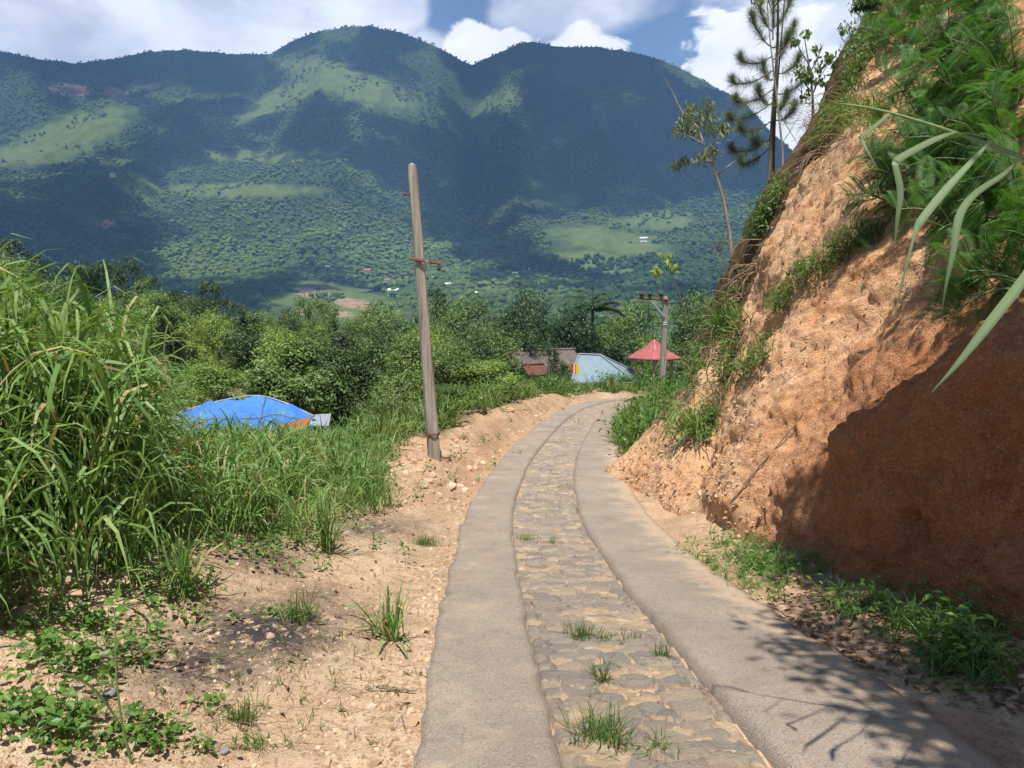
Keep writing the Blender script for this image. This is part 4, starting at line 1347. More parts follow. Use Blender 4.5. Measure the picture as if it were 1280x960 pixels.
def pole(name, base, top, w0, w1, label):
    e = empty(name, base, label, 'pole')
    d = np.asarray(top) - np.asarray(base)
    V = []
    n = 24
    for i in range(n + 1):
        t = i / n; c = d * t; w = (w0 + (w1 - w0) * t) / 2 * (1 + 0.03 * math.sin(5 * t + 1)); ch = w * 0.34
        if i == n: w *= 0.82; ch = w * 0.5
        prof = [(-w + ch, -w), (w - ch, -w), (w, -w + ch), (w, w - ch), (w - ch, w), (-w + ch, w), (-w, w - ch), (-w, -w + ch)]
        a = 0.35
        V += [(c[0] + x * math.cos(a) - y * math.sin(a), c[1] + x * math.sin(a) + y * math.cos(a), c[2] + (0.0 if i else -0.5)) for x, y in prof]
    kk = np.arange(n * 8); r, q = kk // 8, kk % 8
    F = np.stack([r * 8 + q, r * 8 + (q + 1) % 8, (r + 1) * 8 + (q + 1) % 8, (r + 1) * 8 + q], 1)
    mb = MB().add(np.array(V), F)
    Vt = np.array(V[-8:] + [tuple(d + np.array([0, 0, 0.03]))]); mb.add(Vt, np.array([[i, (i + 1) % 8, 8] for i in range(8)]))
    mb.build('shaft', M['old_wood'], e)
    return e, d


pb = gp(543, 573); D1 = pb[1]
e, d = pole('utility_pole', pb, at(515, 206, D1), 0.175, 0.135, 'bare weathered leaning pole with a thin crossarm, on the dirt bank left of the road')
def rel(px, py, dy=0.0):
    return at(px, py, D1 + dy) - pb
mb = MB()
p0, p1 = rel(513, 324, -0.11), rel(551, 330, -0.11)
ax = norm(p1 - p0); s_ = 0.02
for off in ((0, 0), ):
    add_tube(mb, np.array([p0, p1]), 0.015, 4)
    add_tube(mb, np.array([p0 + [0, 0.02, 0.02], p1 + [0, 0.02, 0.02]]), 0.012, 4)
arm = mb.build('crossarm', M['rust'], e)
mb = MB(); q = p1 - ax * 0.03
add_tube(mb, np.array([q, q + [0, 0, -0.045]]), 0.008, 5)
add_tube(mb, np.array([q + [0, 0, -0.045], q + [0, 0, -0.055], q + [0, 0, -0.075], q + [0, 0, -0.10], q + [0, 0, -0.11]]), [0.012, 0.032, 0.024, 0.034, 0.018], 10)
mb.build('insulator', M['ceramic'], e, True)
mb = MB(); q = rel(534, 327, -0.06); add_tube(mb, np.array([q + [0, -0.06, 0], q + [0, 0.02, 0]]), 0.028, 8); mb.build('clamp', M['steel'], e)
mb = MB(); a_ = rel(517, 243, -0.02); b_ = rel(506, 243, -0.02); add_tube(mb, np.array([a_, b_]), 0.012, 6); add_tube(mb, np.array([b_ + [-0.015, 0, 0.0], b_ + [0.012, 0, 0]]), 0.026, 6); mb.build('bolt', M['rust'], e)
mb = MB()
cc = d * 0.085
for rr in range(3):
    th = np.linspace(0, 2 * PI, 17); R_ = 0.118
    add_tube(mb, np.c_[cc[0] + R_ * np.cos(th), cc[1] + R_ * np.sin(th), cc[2] + rr * 0.014 + 0.008 * np.sin(th)], 0.006, 5)
mb.build('wire_band', M['rust'], e)

D2 = 36.0
b2 = at(827, 492, D2); zg = float(H(np.array([b2[0]]), np.array([D2]))[0]); b2[2] = min(b2[2], zg)
e, d = pole('utility_pole', b2, at(832, 371, D2), 0.27, 0.21, 'second pole with three dark insulators, standing in front of the red gazebo')
def rel2(px, py, dy=0.0):
    return at(px, py, D2 + dy) - b2
mb = MB(); add_tube(mb, np.array([rel2(798, 372.5, -0.15), rel2(836, 375, -0.15)]), 0.055, 4); mb.build('crossarm', M['rust'], e)
mb = MB(); add_tube(mb, np.array([rel2(813, 376, -0.16), rel2(830, 396, -0.16)]), 0.06, 6); mb.build('brace', M['steel'], e)
for px in (802, 812.5, 826.5):
    mb = MB(); q = rel2(px, 372.5, -0.15)
    add_tube(mb, np.array([q, q + [0, 0, 0.06], q + [0, 0, 0.08], q + [0, 0, 0.15], q + [0, 0, 0.17], q + [0, 0, 0.24]]), [0.03, 0.03, 0.11, 0.09, 0.13, 0.06], 9)
    mb.build('insulator', M['ceramic'], e, True)
mb = MB()
for rr in range(2):
    th = np.linspace(0, 2 * PI, 13); cc = d * (0.74 + rr * 0.02)
    add_tube(mb, np.c_[cc[0] + 0.165 * np.cos(th), cc[1] + 0.165 * np.sin(th), cc[2] + 0 * th], 0.012, 4)
mb.build('strap', M['steel'], e)

# ------------------------------------------------------------------ gazebo with the red roof
M['red_roof'] = plain_mat('faded_red_sheet', (0.31, 0.07, 0.06), (0.41, 0.125, 0.11), 3, 0.5)
M['yellow_post'] = plain_mat('yellow_painted_post', (0.42, 0.27, 0.10), (0.55, 0.37, 0.16), 6, 0.6)
Dg = 46.0
gtop = at(818, 424, Dg); gb_ = at(818, 489, Dg); ge = at(850, 446, Dg); gR = ge[0] - gtop[0]
gz0 = float(H(np.array([gtop[0]]), np.array([Dg]))[0])
gbz = gb_[2]
e = empty('gazebo', (gtop[0], Dg, gbz), 'small gazebo with a flared red conical roof on thin yellow posts beyond the bend', 'gazebo')
zt = gtop[2] - gbz; ze = ge[2] - gbz
prof = [(gR, ze - 0.02), (gR * 0.80, ze + 0.14), (gR * 0.55, ze + 0.34), (gR * 0.36, ze + 0.52), (gR * 0.24, ze + 0.72), (gR * 0.13, ze + 0.90), (0.03, zt)]
n = 16; V = []
for r, z in prof:
    V += [(r * math.cos(2 * PI * i / n + 0.1), r * math.sin(2 * PI * i / n + 0.1), z) for i in range(n)]
V += [(x * 0.97, y * 0.97, z - 0.05) for x, y, z in V[:n]]
V = np.array(V); kk = np.arange((len(prof) - 1) * n); r, q = kk // n, kk % n
F = np.stack([r * n + q, r * n + (q + 1) % n, (r + 1) * n + (q + 1) % n, (r + 1) * n + q], 1)
lo = len(prof) * n
F2 = np.array([[lo + i, lo + (i + 1) % n, (i + 1) % n, i] for i in range(n)])
rf = MB().add(V, np.vstack([F, F2])).build('roof', M['red_roof'], e)
mb = MB()
for i in range(n):
    a = 2 * PI * i / n + 0.1
    add_tube(mb, np.array([(r * math.cos(a), r * math.sin(a), z + 0.012) for r, z in prof[:-1]]), 0.022, 4)
mb.build('ridge_cap', M['red_roof'], rf)
mb = MB(); th = np.linspace(0, 2 * PI, 33); add_tube(mb, np.c_[gR * 1.0 * np.cos(th), gR * 1.0 * np.sin(th), 0 * th + ze - 0.07], 0.055, 4)
mb.build('fascia', plain_mat('dark_fascia', (0.08, 0.03, 0.025), (0.14, 0.05, 0.04), 5, 0.6), rf)
mb = MB(); add_tube(mb, np.array([(0, 0, zt - 0.02), (0, 0, zt + 0.1), (0, 0, zt + 0.13), (0, 0, zt + 0.2), (0, 0, zt + 0.36)]), [0.03, 0.025, 0.06, 0.025, 0.008], 8)
mb.build('finial', M['yellow_post'], rf, True)
for i in range(6):
    a = 2 * PI * i / 6 + 0.35; x, y = gR * 0.78 * math.cos(a), gR * 0.78 * math.sin(a)
    mb = MB(); add_tube(mb, np.array([(x, y, -0.6), (x, y, ze + 0.02)]), 0.065, 8); mb.build('post', M['yellow_post'], e, True)
mb = MB()
for i in range(5):
    a = 2 * PI * i / 6 + 0.35; b = a + 2 * PI / 6
    for z in (0.45, 0.8):
        add_tube(mb, np.array([(gR * 0.78 * math.cos(a), gR * 0.78 * math.sin(a), z), (gR * 0.78 * math.cos(b), gR * 0.78 * math.sin(b), z)]), 0.025, 5)
mb.build('rail', M['yellow_post'], e)
mb = MB(); add_tube(mb, np.array([(0, 0, -0.8), (0, 0, 0.02)]), gR * 0.95, 24); mb.build('floor_slab', plain_mat('floor_cement', (0.3, 0.28, 0.25), (0.4, 0.37, 0.33), 3, 0.9), e)


# ------------------------------------------------------------------ houses below the road
def sheet_mat(name, a, b, wave=7.0, rough=0.45):
    k = NT(name); uv = k.n('TexCoord').outputs['Object']
    w = k.n('TexWave'); w.wave_type = 'BANDS'; w.bands_direction = 'X'; w.inputs['Scale'].default_value = wave; k.l(uv, w.inputs['Vector'])
    n = k.noise(1.6, 5, 0.65, uv)
    c = k.ramp(n, [(0.3, a), (0.7, b)])
    c = k.mix(k.math('MULTIPLY', k.mapr(w.outputs['Fac'], 0.0, 0.4, 1, 0), 0.5), c, tuple(x * 0.5 for x in a))
    return k.done(k.principled(c, rough, k.bump(w.outputs['Fac'], 0.03, 0.7), 0.4, 0.1))


M['blue_sheet'] = sheet_mat('pale_blue_roof_sheet', (0.25, 0.34, 0.39), (0.34, 0.43, 0.47))
M['rust_roof'] = sheet_mat('rusty_red_roof', (0.17, 0.055, 0.04), (0.28, 0.10, 0.075))
M['teal_sheet'] = sheet_mat('teal_roof_sheet', (0.30, 0.48, 0.52), (0.45, 0.60, 0.63))
M['brown_sheet'] = sheet_mat('brown_roof_sheet', (0.15, 0.115, 0.095), (0.27, 0.215, 0.18))
M['plaster'] = plain_mat('cream_plaster', (0.50, 0.44, 0.36), (0.62, 0.56, 0.48), 2, 0.9)
M['glass_dark'] = plain_mat('dark_window_glass', (0.02, 0.025, 0.03), (0.04, 0.045, 0.05), 2, 0.1)
M['door_wood'] = plain_mat('door_wood', (0.14, 0.08, 0.05), (0.20, 0.12, 0.08), 8, 0.6)


def slab_quad(mb, a, b, c, d, t=0.06):
    a, b, c, d = (np.asarray(p, float) for p in (a, b, c, d))
    n = norm(np.cross(b - a, d - a)); n = n if n[2] > 0 else -n
    V = np.array([a, b, c, d, a - n * t, b - n * t, c - n * t, d - n * t])
    mb.add(V, np.array([[0, 1, 2, 3], [7, 6, 5, 4], [0, 4, 5, 1], [1, 5, 6, 2], [2, 6, 7, 3], [3, 7, 4, 0]]))


def gable_house(name, label, loc, rz, L, Wd, hw, hr, roofmat, wallmat, eave=0.45, windows=2, zfloor=None):
    """L along local x (the ridge), Wd along local y."""
    e = empty(name, loc, label, 'house', None, rz)
    mb = MB(); x, y = L / 2, Wd / 2
    fl = -2.5
    V = np.array([(-x, -y, fl), (x, -y, fl), (x, y, fl), (-x, y, fl), (-x, -y, hw), (x, -y, hw), (x, y, hw), (-x, y, hw), (-x, 0, hw + hr - 0.08), (x, 0, hw + hr - 0.08)])
    mb.add(V, np.array([[0, 1, 5, 4], [1, 2, 6, 5], [2, 3, 7, 6], [3, 0, 4, 7]])); mb.add(V, np.array([[4, 8, 7], [5, 6, 9]]))
    mb.build('wall', wallmat, e)
    k_ = hr / y
    X = x + eave; Y = y + eave; ze = hw - eave * k_ + 0.05
    mb = MB()
    slab_quad(mb, (-X, -Y, ze), (X, -Y, ze), (X, 0, hw + hr + 0.05), (-X, 0, hw + hr + 0.05))
    slab_quad(mb, (X, Y, ze), (-X, Y, ze), (-X, 0.002, hw + hr + 0.052), (X, 0.002, hw + hr + 0.052))
    rf = mb.build('roof', roofmat, e)
    mb = MB(); add_tube(mb, np.array([(-X, 0, hw + hr + 0.08), (X, 0, hw + hr + 0.08)]), 0.09, 8); mb.build('ridge_cap', roofmat, rf, True)
    for i in range(windows):
        wx = -L / 2 + L * (i + 1) / (windows + 1)
        mb = MB(); box(mb, (wx - 0.5, -y - 0.05, hw - 1.5), (wx + 0.5, -y + 0.02, hw - 0.5)); fr_ = mb.build('window', M['door_wood'], e)
        mb = MB(); box(mb, (wx - 0.42, -y - 0.06, hw - 1.42), (wx + 0.42, -y - 0.052, hw - 0.58)); mb.build('pane', M['glass_dark'], fr_)
    mb = MB(); box(mb, (L * 0.38 - 0.4, -y - 0.04, hw - 2.2), (L * 0.38 + 0.4, -y + 0.02, hw - 0.2)); mb.build('door', M['door_wood'], e)
    return e


# pale blue hipped roof: a short ridge, long slopes down to the right and toward us
def hip_house():
    D = 44.0
    f = lambda px, py, d: at(px, py, d)
    r_a, r_b = f(724, 443, D + 1.4), f(750, 444, D + 1.4)
    c = [f(710, 471, D), f(795, 472, D), f(804, 470, D + 4), f(708, 469, D + 4)]
    zlow = min(p[2] for p in c)
    for p in c: p[2] = zlow
    base = np.array([(c[0][0] + c[1][0]) / 2, D + 2, zlow - 2.4])
    e = empty('house', base, 'low house with a pale blue hipped sheet roof, left of the gazebo', 'house')
    mb = MB()
    V = np.array(c + [r_a, r_b]) - base
    V2 = V - np.array([0, 0, 0.07])
    n = len(V)
    mb.add(np.vstack([V, V2]), np.array([[0, 1, 5, 4], [2, 3, 4, 5], [0 + n, 4 + n, 5 + n, 1 + n], [0, 0 + n, 1 + n, 1], [1, 1 + n, 2 + n, 2], [2, 2 + n, 3 + n, 3], [3, 3 + n, 0 + n, 0]]))
    mb.add(np.vstack([V, V2]), np.array([[1, 2, 5], [3, 0, 4]]))
    rf = mb.build('roof', M['blue_sheet'], e)
    mb = MB()
    for p, q in ((4, 5), (4, 0), (5, 1), (5, 2)):
        add_tube(mb, np.array([V[p], V[q]]) + [0, 0, 0.03], 0.06, 6)
    mb.build('ridge_cap', M['blue_sheet'], rf, True)
    mb = MB(); x0, x1 = V[0][0] + 0.35, V[1][0] - 0.35; y0, y1 = V[0][1] + 0.35, V[2][1] - 0.35
    box(mb, (x0, y0, -2.5), (x1, y1, 2.38)); mb.build('wall', M['plaster'], e)
    for t in (0.25, 0.7):
        w = x0 + (x1 - x0) * t
        mb = MB(); box(mb, (w - 0.45, y0 - 0.05, 0.9), (w + 0.45, y0 + 0.02, 1.9)); fr = mb.build('window', M['door_wood'], e)
        mb = MB(); box(mb, (w - 0.38, y0 - 0.06, 0.97), (w + 0.38, y0 - 0.052, 1.83)); mb.build('pane', M['glass_dark'], fr)
    w = x0 + (x1 - x0) * 0.48
    mb = MB(); box(mb, (w - 0.4, y0 - 0.04, -0.1), (w + 0.4, y0 + 0.02, 1.95)); mb.build('door', M['door_wood'], e)


hip_house()
r1 = at(676, 441, 49.0)
gable_house('house', 'house with a weathered brown roof half hidden by shrubs', (r1[0], 51.0, r1[2] - 3.3), math.radians(18), 4.2, 4.2, 2.3, 1.0, M['brown_sheet'], M['plaster'], 0.35, 1)
r2 = at(667, 457, 43.5)
gable_house('shed', 'tiny shed under a faded red roof in front of the brown-roofed house', (r2[0], 44.2, r2[2] - 2.2), math.radians(25), 1.0, 1.2, 1.75, 0.4, M['rust_roof'], M['plaster'], 0.2, 1)
r3 = at(634, 443, 56.0)
gable_house('house', 'house with a pale teal roof glimpsed just right of the light green bushy tree', (r3[0], 58, r3[2] - 3.2), math.radians(5), 2.4, 3.4, 2.4, 0.8, M['teal_sheet'], M['plaster'], 0.3, 1)

# small striped flag on a stick before the blue roof
M['flag_cloth'] = None
k = NT('striped_flag_cloth'); oc = k.n('TexCoord').outputs['Object']
sx = k.n('SeparateXYZ'); k.l(oc, sx.inputs[0])
rp = k.n('ValToRGB'); rp.color_ramp.interpolation = 'CONSTANT'; els = rp.color_ramp.elements
cols = [(0.0, (0.65, 0.05, 0.03)), (0.25, (0.75, 0.75, 0.72)), (0.5, (0.72, 0.10, 0.04)), (0.72, (0.85, 0.55, 0.03))]
while len(els) < 4: els.new(0.5)
for i, (p, c) in enumerate(cols): els[i].position = p; els[i].color = c + (1,)
k.l(k.mapr(sx.outputs[0], 0.0, 0.42), rp.inputs[0])
M['flag_cloth'] = k.done(k.principled(rp.outputs[0], 0.8, None, 0.1))
fp = at(722, 461, 40.0)
fg = float(H(np.array([fp[0]]), np.array([40.0]))[0])
fg = max(fg, fp[2] - 2.6)
e = empty('flag', (fp[0] - 0.35, 40.0, fg), 'small red, white and yellow striped flag on a stick before the pale blue roof', 'flag')
hh = fp[2] - fg
mb = MB(); add_tube(mb, np.array([(0, 0, -0.3), (0, 0, hh + 0.45)]), 0.018, 6); mb.build('pole', M['bark'], e)
gu, gv = np.meshgrid(np.linspace(0, 0.42, 16), np.linspace(-0.26, 0.26, 8), indexing='ij')
mb = MB(); mb.add(np.stack([gu, 0.06 * np.sin(gu * 10) * (0.3 + gu), hh + gv - 0.22 * gu * gu], -1), grid_faces(16, 8)); mb.build('cloth', M['flag_cloth'], e, True)

# house under the blue tarpaulin
k = NT('blue_tarpaulin'); oc = k.n('TexCoord').outputs['Object']
n1 = k.noise(5.0, 6, 0.7, oc, 0.6); n2 = k.noise(1.2, 4, 0.6, oc)
c = k.ramp(n2, [(0.3, (0.035, 0.16, 0.52)), (0.7, (0.07, 0.25, 0.66))])
M['tarp'] = k.done(k.principled(c, 0.42, k.bump(n1, 0.09, 0.9), 0.5))
M['tile'] = sheet_mat('orange_roof_tile', (0.42, 0.13, 0.05), (0.55, 0.22, 0.09), 9, 0.8)
M['grey_sheet'] = sheet_mat('grey_roof_sheet', (0.32, 0.36, 0.38), (0.46, 0.50, 0.52))
Dt = 19.5
A_ = at(203, 528, Dt - 1.0); B_ = at(268, 504, Dt + 0.6); C_ = at(318, 496, Dt + 0.9); E_ = at(392, 521, Dt - 0.2); F_ = at(352, 538, Dt - 2.0); G_ = at(240, 545, Dt - 2.6)
ob = (A_ + E_) / 2; ob[2] = min(float(H(np.array([ob[0]]), np.array([Dt]))[0]), ob[2] - 2.2)
e = empty('house', ob, 'house below the grass whose roof is wrapped in a bright blue tarpaulin', 'house')
def tarp_surface():
    nu, nv = 70, 40
    u = np.linspace(0, 1, nu)[:, None]; v = np.linspace(0, 1, nv)[None, :]
    ridge_ = catmull(np.array([A_ + [0, 0.6, 0.1], B_, C_, (C_ + E_) / 2 + [0, 0, 0.10], E_]), nu)
    eave_ = catmull(np.array([A_ + [0, -0.5, -0.35], G_ + [0, 0, -0.1], (G_ + F_) / 2 + [0, -0.2, -0.15], F_ + [0, 0, -0.05], E_ + [0.15, -0.6, -0.25]]), nu)
    P = ridge_[:, None, :] * (1 - v[..., None]) + eave_[:, None, :] * v[..., None]
    X, Y = P[..., 0], P[..., 1]
    P[..., 2] += 0.10 * fbm(X * 1.6, Y * 1.6, None, 5, 33) + 0.06 * ridged(X * 2.2, Y * 0.9, 4, 34) - 0.10 * np.sin(np.pi * v)
    return P
P = tarp_surface()
low = P[:, -1:].copy(); low[..., 2] -= 0.35; low[..., 1] -= 0.04
top2 = P[:, :1].copy(); top2[..., 1] += 1.6; top2[..., 2] -= 0.7
Pf = np.concatenate([top2, P, low], 1)
mb = MB(); mb.add(Pf - ob, grid_faces(*Pf.shape[:2])); tp = mb.build('tarpaulin', M['tarp'], e, True)
mb = MB()
hem = catmull(np.array([A_ + [0, 0.6, 0.12], B_ + [0, 0, 0.03], C_ + [0, 0, 0.03], (C_ + E_) / 2 + [0, 0, 0.12], E_ + [0, 0, 0.03]]), 40) - ob
add_tube(mb, hem, 0.02, 5); mb.build('hem', plain_mat('bleached_hem', (0.25, 0.28, 0.34), (0.42, 0.42, 0.42), 8, 0.8), tp)
mb = MB()
for t in (0.6,):
    i = int(t * 69); line = P[i, ::4] - ob + [0, 0, 0.03]; add_tube(mb, line, 0.014, 4)
line = P[::4, 17] - ob + [0, 0, 0.035]; add_tube(mb, line, 0.012, 4)
mb.build('rope', M['bark'], tp)
mb = MB(); q0 = at(350, 534, Dt - 1.55) - ob; q1 = at(386, 523, Dt - 0.75) - ob
slab_quad(mb, q0 + [0, -0.5, -0.2], q1 + [0.1, -0.5, -0.15], q1 + [0.05, 0, 0.05], q0 + [0, 0, 0.05], 0.05); mb.build('tiled_edge', M['tile'], e)
mb = MB(); q0 = at(394, 518, Dt) - ob; q1 = at(414, 517, Dt) - ob
slab_quad(mb, q0 + [0, -0.7, -0.18], q1 + [0.1, -0.7, -0.2], q1, q0, 0.04); mb.build('lean_to_roof', M['grey_sheet'], e)
mb = MB(); xl, xr = A_[0] - ob[0] + 0.25, E_[0] - ob[0] - 0.2
box(mb, (xl, -1.3, -1.5), (xr, 1.6, 1.75 if ob[2] < -6 else 1.2)); mb.build('wall', M['plaster'], e)

# tiny houses scattered over the far slope
def far_house(px, py, w, roofc, label):
    k = np.argmin(np.hypot(hpx - px, hpy - py) + np.where(HD < 600, 1e4, 0)); p = HV.reshape(-1, 3)[k]
    s = w / 960 * p[1]
    e = empty('hillside_house', p + [0, 0, 3.0], label, 'house', 'houses dotted over the far slope', rng.uniform(-0.5, 0.5))
    mb = MB(); box(mb, (-s / 2, -s * 0.3, -4), (s / 2, s * 0.3, s * 0.28)); mb.build('wall', M['white_wall'], e)
    mb = MB(); slab_quad(mb, (-s * 0.56, -s * 0.40, s * 0.24), (s * 0.56, -s * 0.40, s * 0.24), (s * 0.56, 0, s * 0.46), (-s * 0.56, 0, s * 0.46), 0.2)
    slab_quad(mb, (s * 0.56, s * 0.40, s * 0.24), (-s * 0.56, s * 0.40, s * 0.24), (-s * 0.56, 0.01, s * 0.462), (s * 0.56, 0.01, s * 0.462), 0.2)
    mb.build('roof', roofc, e)


M['white_wall'] = plain_mat('white_wall', (0.62, 0.60, 0.56), (0.75, 0.73, 0.70), 0.3, 0.9)
M['white_roof'] = plain_mat('bleached_roof', (0.55, 0.55, 0.55), (0.72, 0.72, 0.72), 0.3, 0.6)
M['red_tile_far'] = plain_mat('red_tile', (0.32, 0.13, 0.08), (0.42, 0.2, 0.13), 0.3, 0.8)
for px, py, w, m_, lab in ((408, 338, 8, 'white_roof', 'lone small white house on the far slope above the brown field'), (493, 369, 13, 'white_roof', 'long white-roofed house at the valley edge, just left of the bare pole'),
                           (460, 341, 9, 'red_tile_far', 'red-roofed far house left of the bare pole crossarm'), (541, 352, 8, 'white_roof', 'far white house right beside the bare pole below its crossarm'),
                           (562, 361, 10, 'white_roof', 'far white house a little right of the bare pole'), (592, 371, 9, 'white_roof', 'far white house midway between the bare pole and the dark rounded tree'),
                           (484, 353, 7, 'red_tile_far', 'tiny brown-roofed far house above the long white-roofed one'), (645, 345, 7, 'white_roof', 'tiny far house directly above the dark rounded tree'),
                           (806, 302, 9, 'white_roof', 'far pale house at the right end of the bright meadow'), (665, 339, 7, 'red_tile_far', 'tiny red far house on the slope over the dark rounded tree'), (140, 222, 6, 'white_roof', 'tiny white house high on the left hillside')):
    far_house(px, py, w, M[m_], lab)


# ------------------------------------------------------------------ vegetation on the bank
def bank_cover():
    rg = np.random.default_rng(41)
    bl = MB(); lf = MB(); ro = MB()
    # polygons of directions on the bank, blade count, leaf clumps, size
    Z = [([(945, 275), (985, 195), (1000, 190), (980, 240), (955, 290)], 50, 18, 0.9),
         ([(903, 345), (935, 275), (948, 290), (922, 370), (900, 420), (886, 410)], 34, 22, 0.7),
         ([(862, 470), (882, 400), (896, 405), (880, 470), (866, 500)], 22, 12, 0.7),
         ([(868, 560), (900, 470), (915, 400), (930, 385), (922, 440), (905, 500), (885, 560)], 50, 22, 0.7),
         ([(1000, 345), (1060, 300), (1100, 285), (1085, 305), (1010, 350)], 70, 10, 0.7),
         ([(960, 395), (1000, 342), (1010, 350), (970, 400)], 40, 4, 0.6),
         ([(1005, 180), (1050, 105), (1085, 60), (1070, 130), (1020, 200)], 50, 9, 1.0),
         ([(1060, 85), (1100, 5), (1130, 10), (1100, 60), (1080, 90)], 22, 26, 1.0),
         ([(830, 520), (860, 470), (880, 500), (850, 560)], 18, 4, 0.7),
         ([(1030, 150), (1110, 125), (1115, 145), (1040, 175)], 60, 2, 0.9),
         ([(925, 460), (965, 420), (965, 440), (935, 480)], 22, 6, 0.7)]
    for poly, nb, nc, s in Z:
        P, N = bank_pick(poly, nb, rg)
        if len(P):
            m = 9
            b = np.repeat(P, m, 0) + rg.normal(0, 0.06, (len(P) * m, 3))
            d0 = np.repeat(N, m, 0) * 0.7 + rg.normal(0, 0.5, (len(b), 3)) + np.array([0, 0, 0.6])
            V, F = blades(b, d0, rg.uniform(0.2, 0.6, len(b)) * s, 0.020 * s * rg.uniform(0.6, 1.2, len(b)), rg.uniform(0.9, 2.4, len(b)), 4, 0.4, rg)
            bl.add(V, F, np.repeat(np.clip(rg.normal(0.5, 0.25, len(b)), 0, 1), 10))
        P, N = bank_pick(poly, nc, rg)
        if len(P):
            m = 26
            q = rg.normal(0, 1, (len(P) * m, 3))
            C = np.repeat(P + N * 0.12, m, 0) + q * 0.14 * s
            V, F = leafquads(C, rg.normal(0, 1, q.shape) + np.array([0, 0, -0.3]), norm(np.repeat(N, m, 0) * 0.5 + norm(q) * 0.5 + np.array([0, 0, 0.6]) + rg.normal(0, 0.3, q.shape)), rg.uniform(0.07, 0.17, len(C)) * s, rg.uniform(0.03, 0.07, len(C)) * s)
            lf.add(V, F, np.repeat(np.clip(rg.normal(0.5, 0.2, len(C)), 0, 1), 4))
    # dry roots and stalks hanging in the dark rim
    for poly, n in (([(1000, 180), (1050, 95), (1105, 5), (1130, 40), (1090, 140), (1030, 200)], 130), ([(900, 350), (935, 270), (960, 300), (900, 440)], 70), ([(870, 480), (930, 380), (940, 400), (890, 560)], 60)):
        P, N = bank_pick(poly, n, rg)
        for p, nn in zip(P, N):
            L = rg.uniform(0.3, 0.9); d = norm(nn * 0.5 + rg.normal(0, 0.5, 3) + np.array([-0.1, -0.1, -0.5]))
            Q = catmull(np.array([p - nn * 0.05, p + d * L * 0.5 + nn * 0.08, p + d * L + rg.normal(0, 0.08, 3) + np.array([0, 0, -0.15])]), 6)
            add_tube(ro, Q, np.linspace(0.011, 0.003, 6), 4, rg.uniform(0, 1))
    tag(bl.build('bank_grass', M['tuft']), kind='stuff')
    tag(lf.build('bank_weeds', M['weed']), kind='stuff')
    tag(ro.build('hanging_roots', M['dry']), kind='stuff')


bank_cover()


def grass_clump(loc, label, h=0.6, n=70, w=0.012, spread=0.5, nrm=None, mat='tuft', seed=1, group=None, droop=(0.8, 2.2), name='grass_clump', r0=0.05, cat='grass clump'):
    rg = np.random.default_rng(seed)
    a = rg.uniform(0, 2 * PI, n); ln = np.abs(rg.normal(0, spread, n))
    d0 = np.c_[np.cos(a) * ln, np.sin(a) * ln, np.ones(n)]
    if nrm is not None:
        d0 = d0 + np.asarray(nrm) * 0.6
    b = np.c_[rg.normal(0, r0, (n, 2)), np.full(n, -0.015)]
    V, F = blades(b, d0, h * rg.uniform(0.45, 1.2, n), w * rg.uniform(0.6, 1.3, n), rg.uniform(*droop, n), 6, 0.35, rg)
    mb = MB().add(V, F, np.repeat(np.clip(rg.normal(0.5, 0.22, n), 0, 1), 14))
    o = mb.build(name, M[mat]); o.location = [float(c) for c in loc]
    return tag(o, label, cat, group)


p, n = bank_at(868, 545); grass_clump(p, 'big arching grass clump hanging at the foot of the gully in the earth bank', 0.95, 110, 0.022, 0.8, n, 'grass', 3, None, (1.2, 2.6), r0=0.12)
p, n = bank_at(902, 425); grass_clump(p, 'spiky grass clump high in the gully with long upright stalks', 1.0, 70, 0.02, 0.5, n, 'grass', 4, None, (0.4, 1.6), r0=0.1)
p, n = bank_at(1030, 165); grass_clump(p, 'dry straw-coloured grass clump hanging over the top of the bright bank face', 0.9, 90, 0.016, 0.8, n, 'dry', 5, None, (1.4, 2.6), r0=0.15)
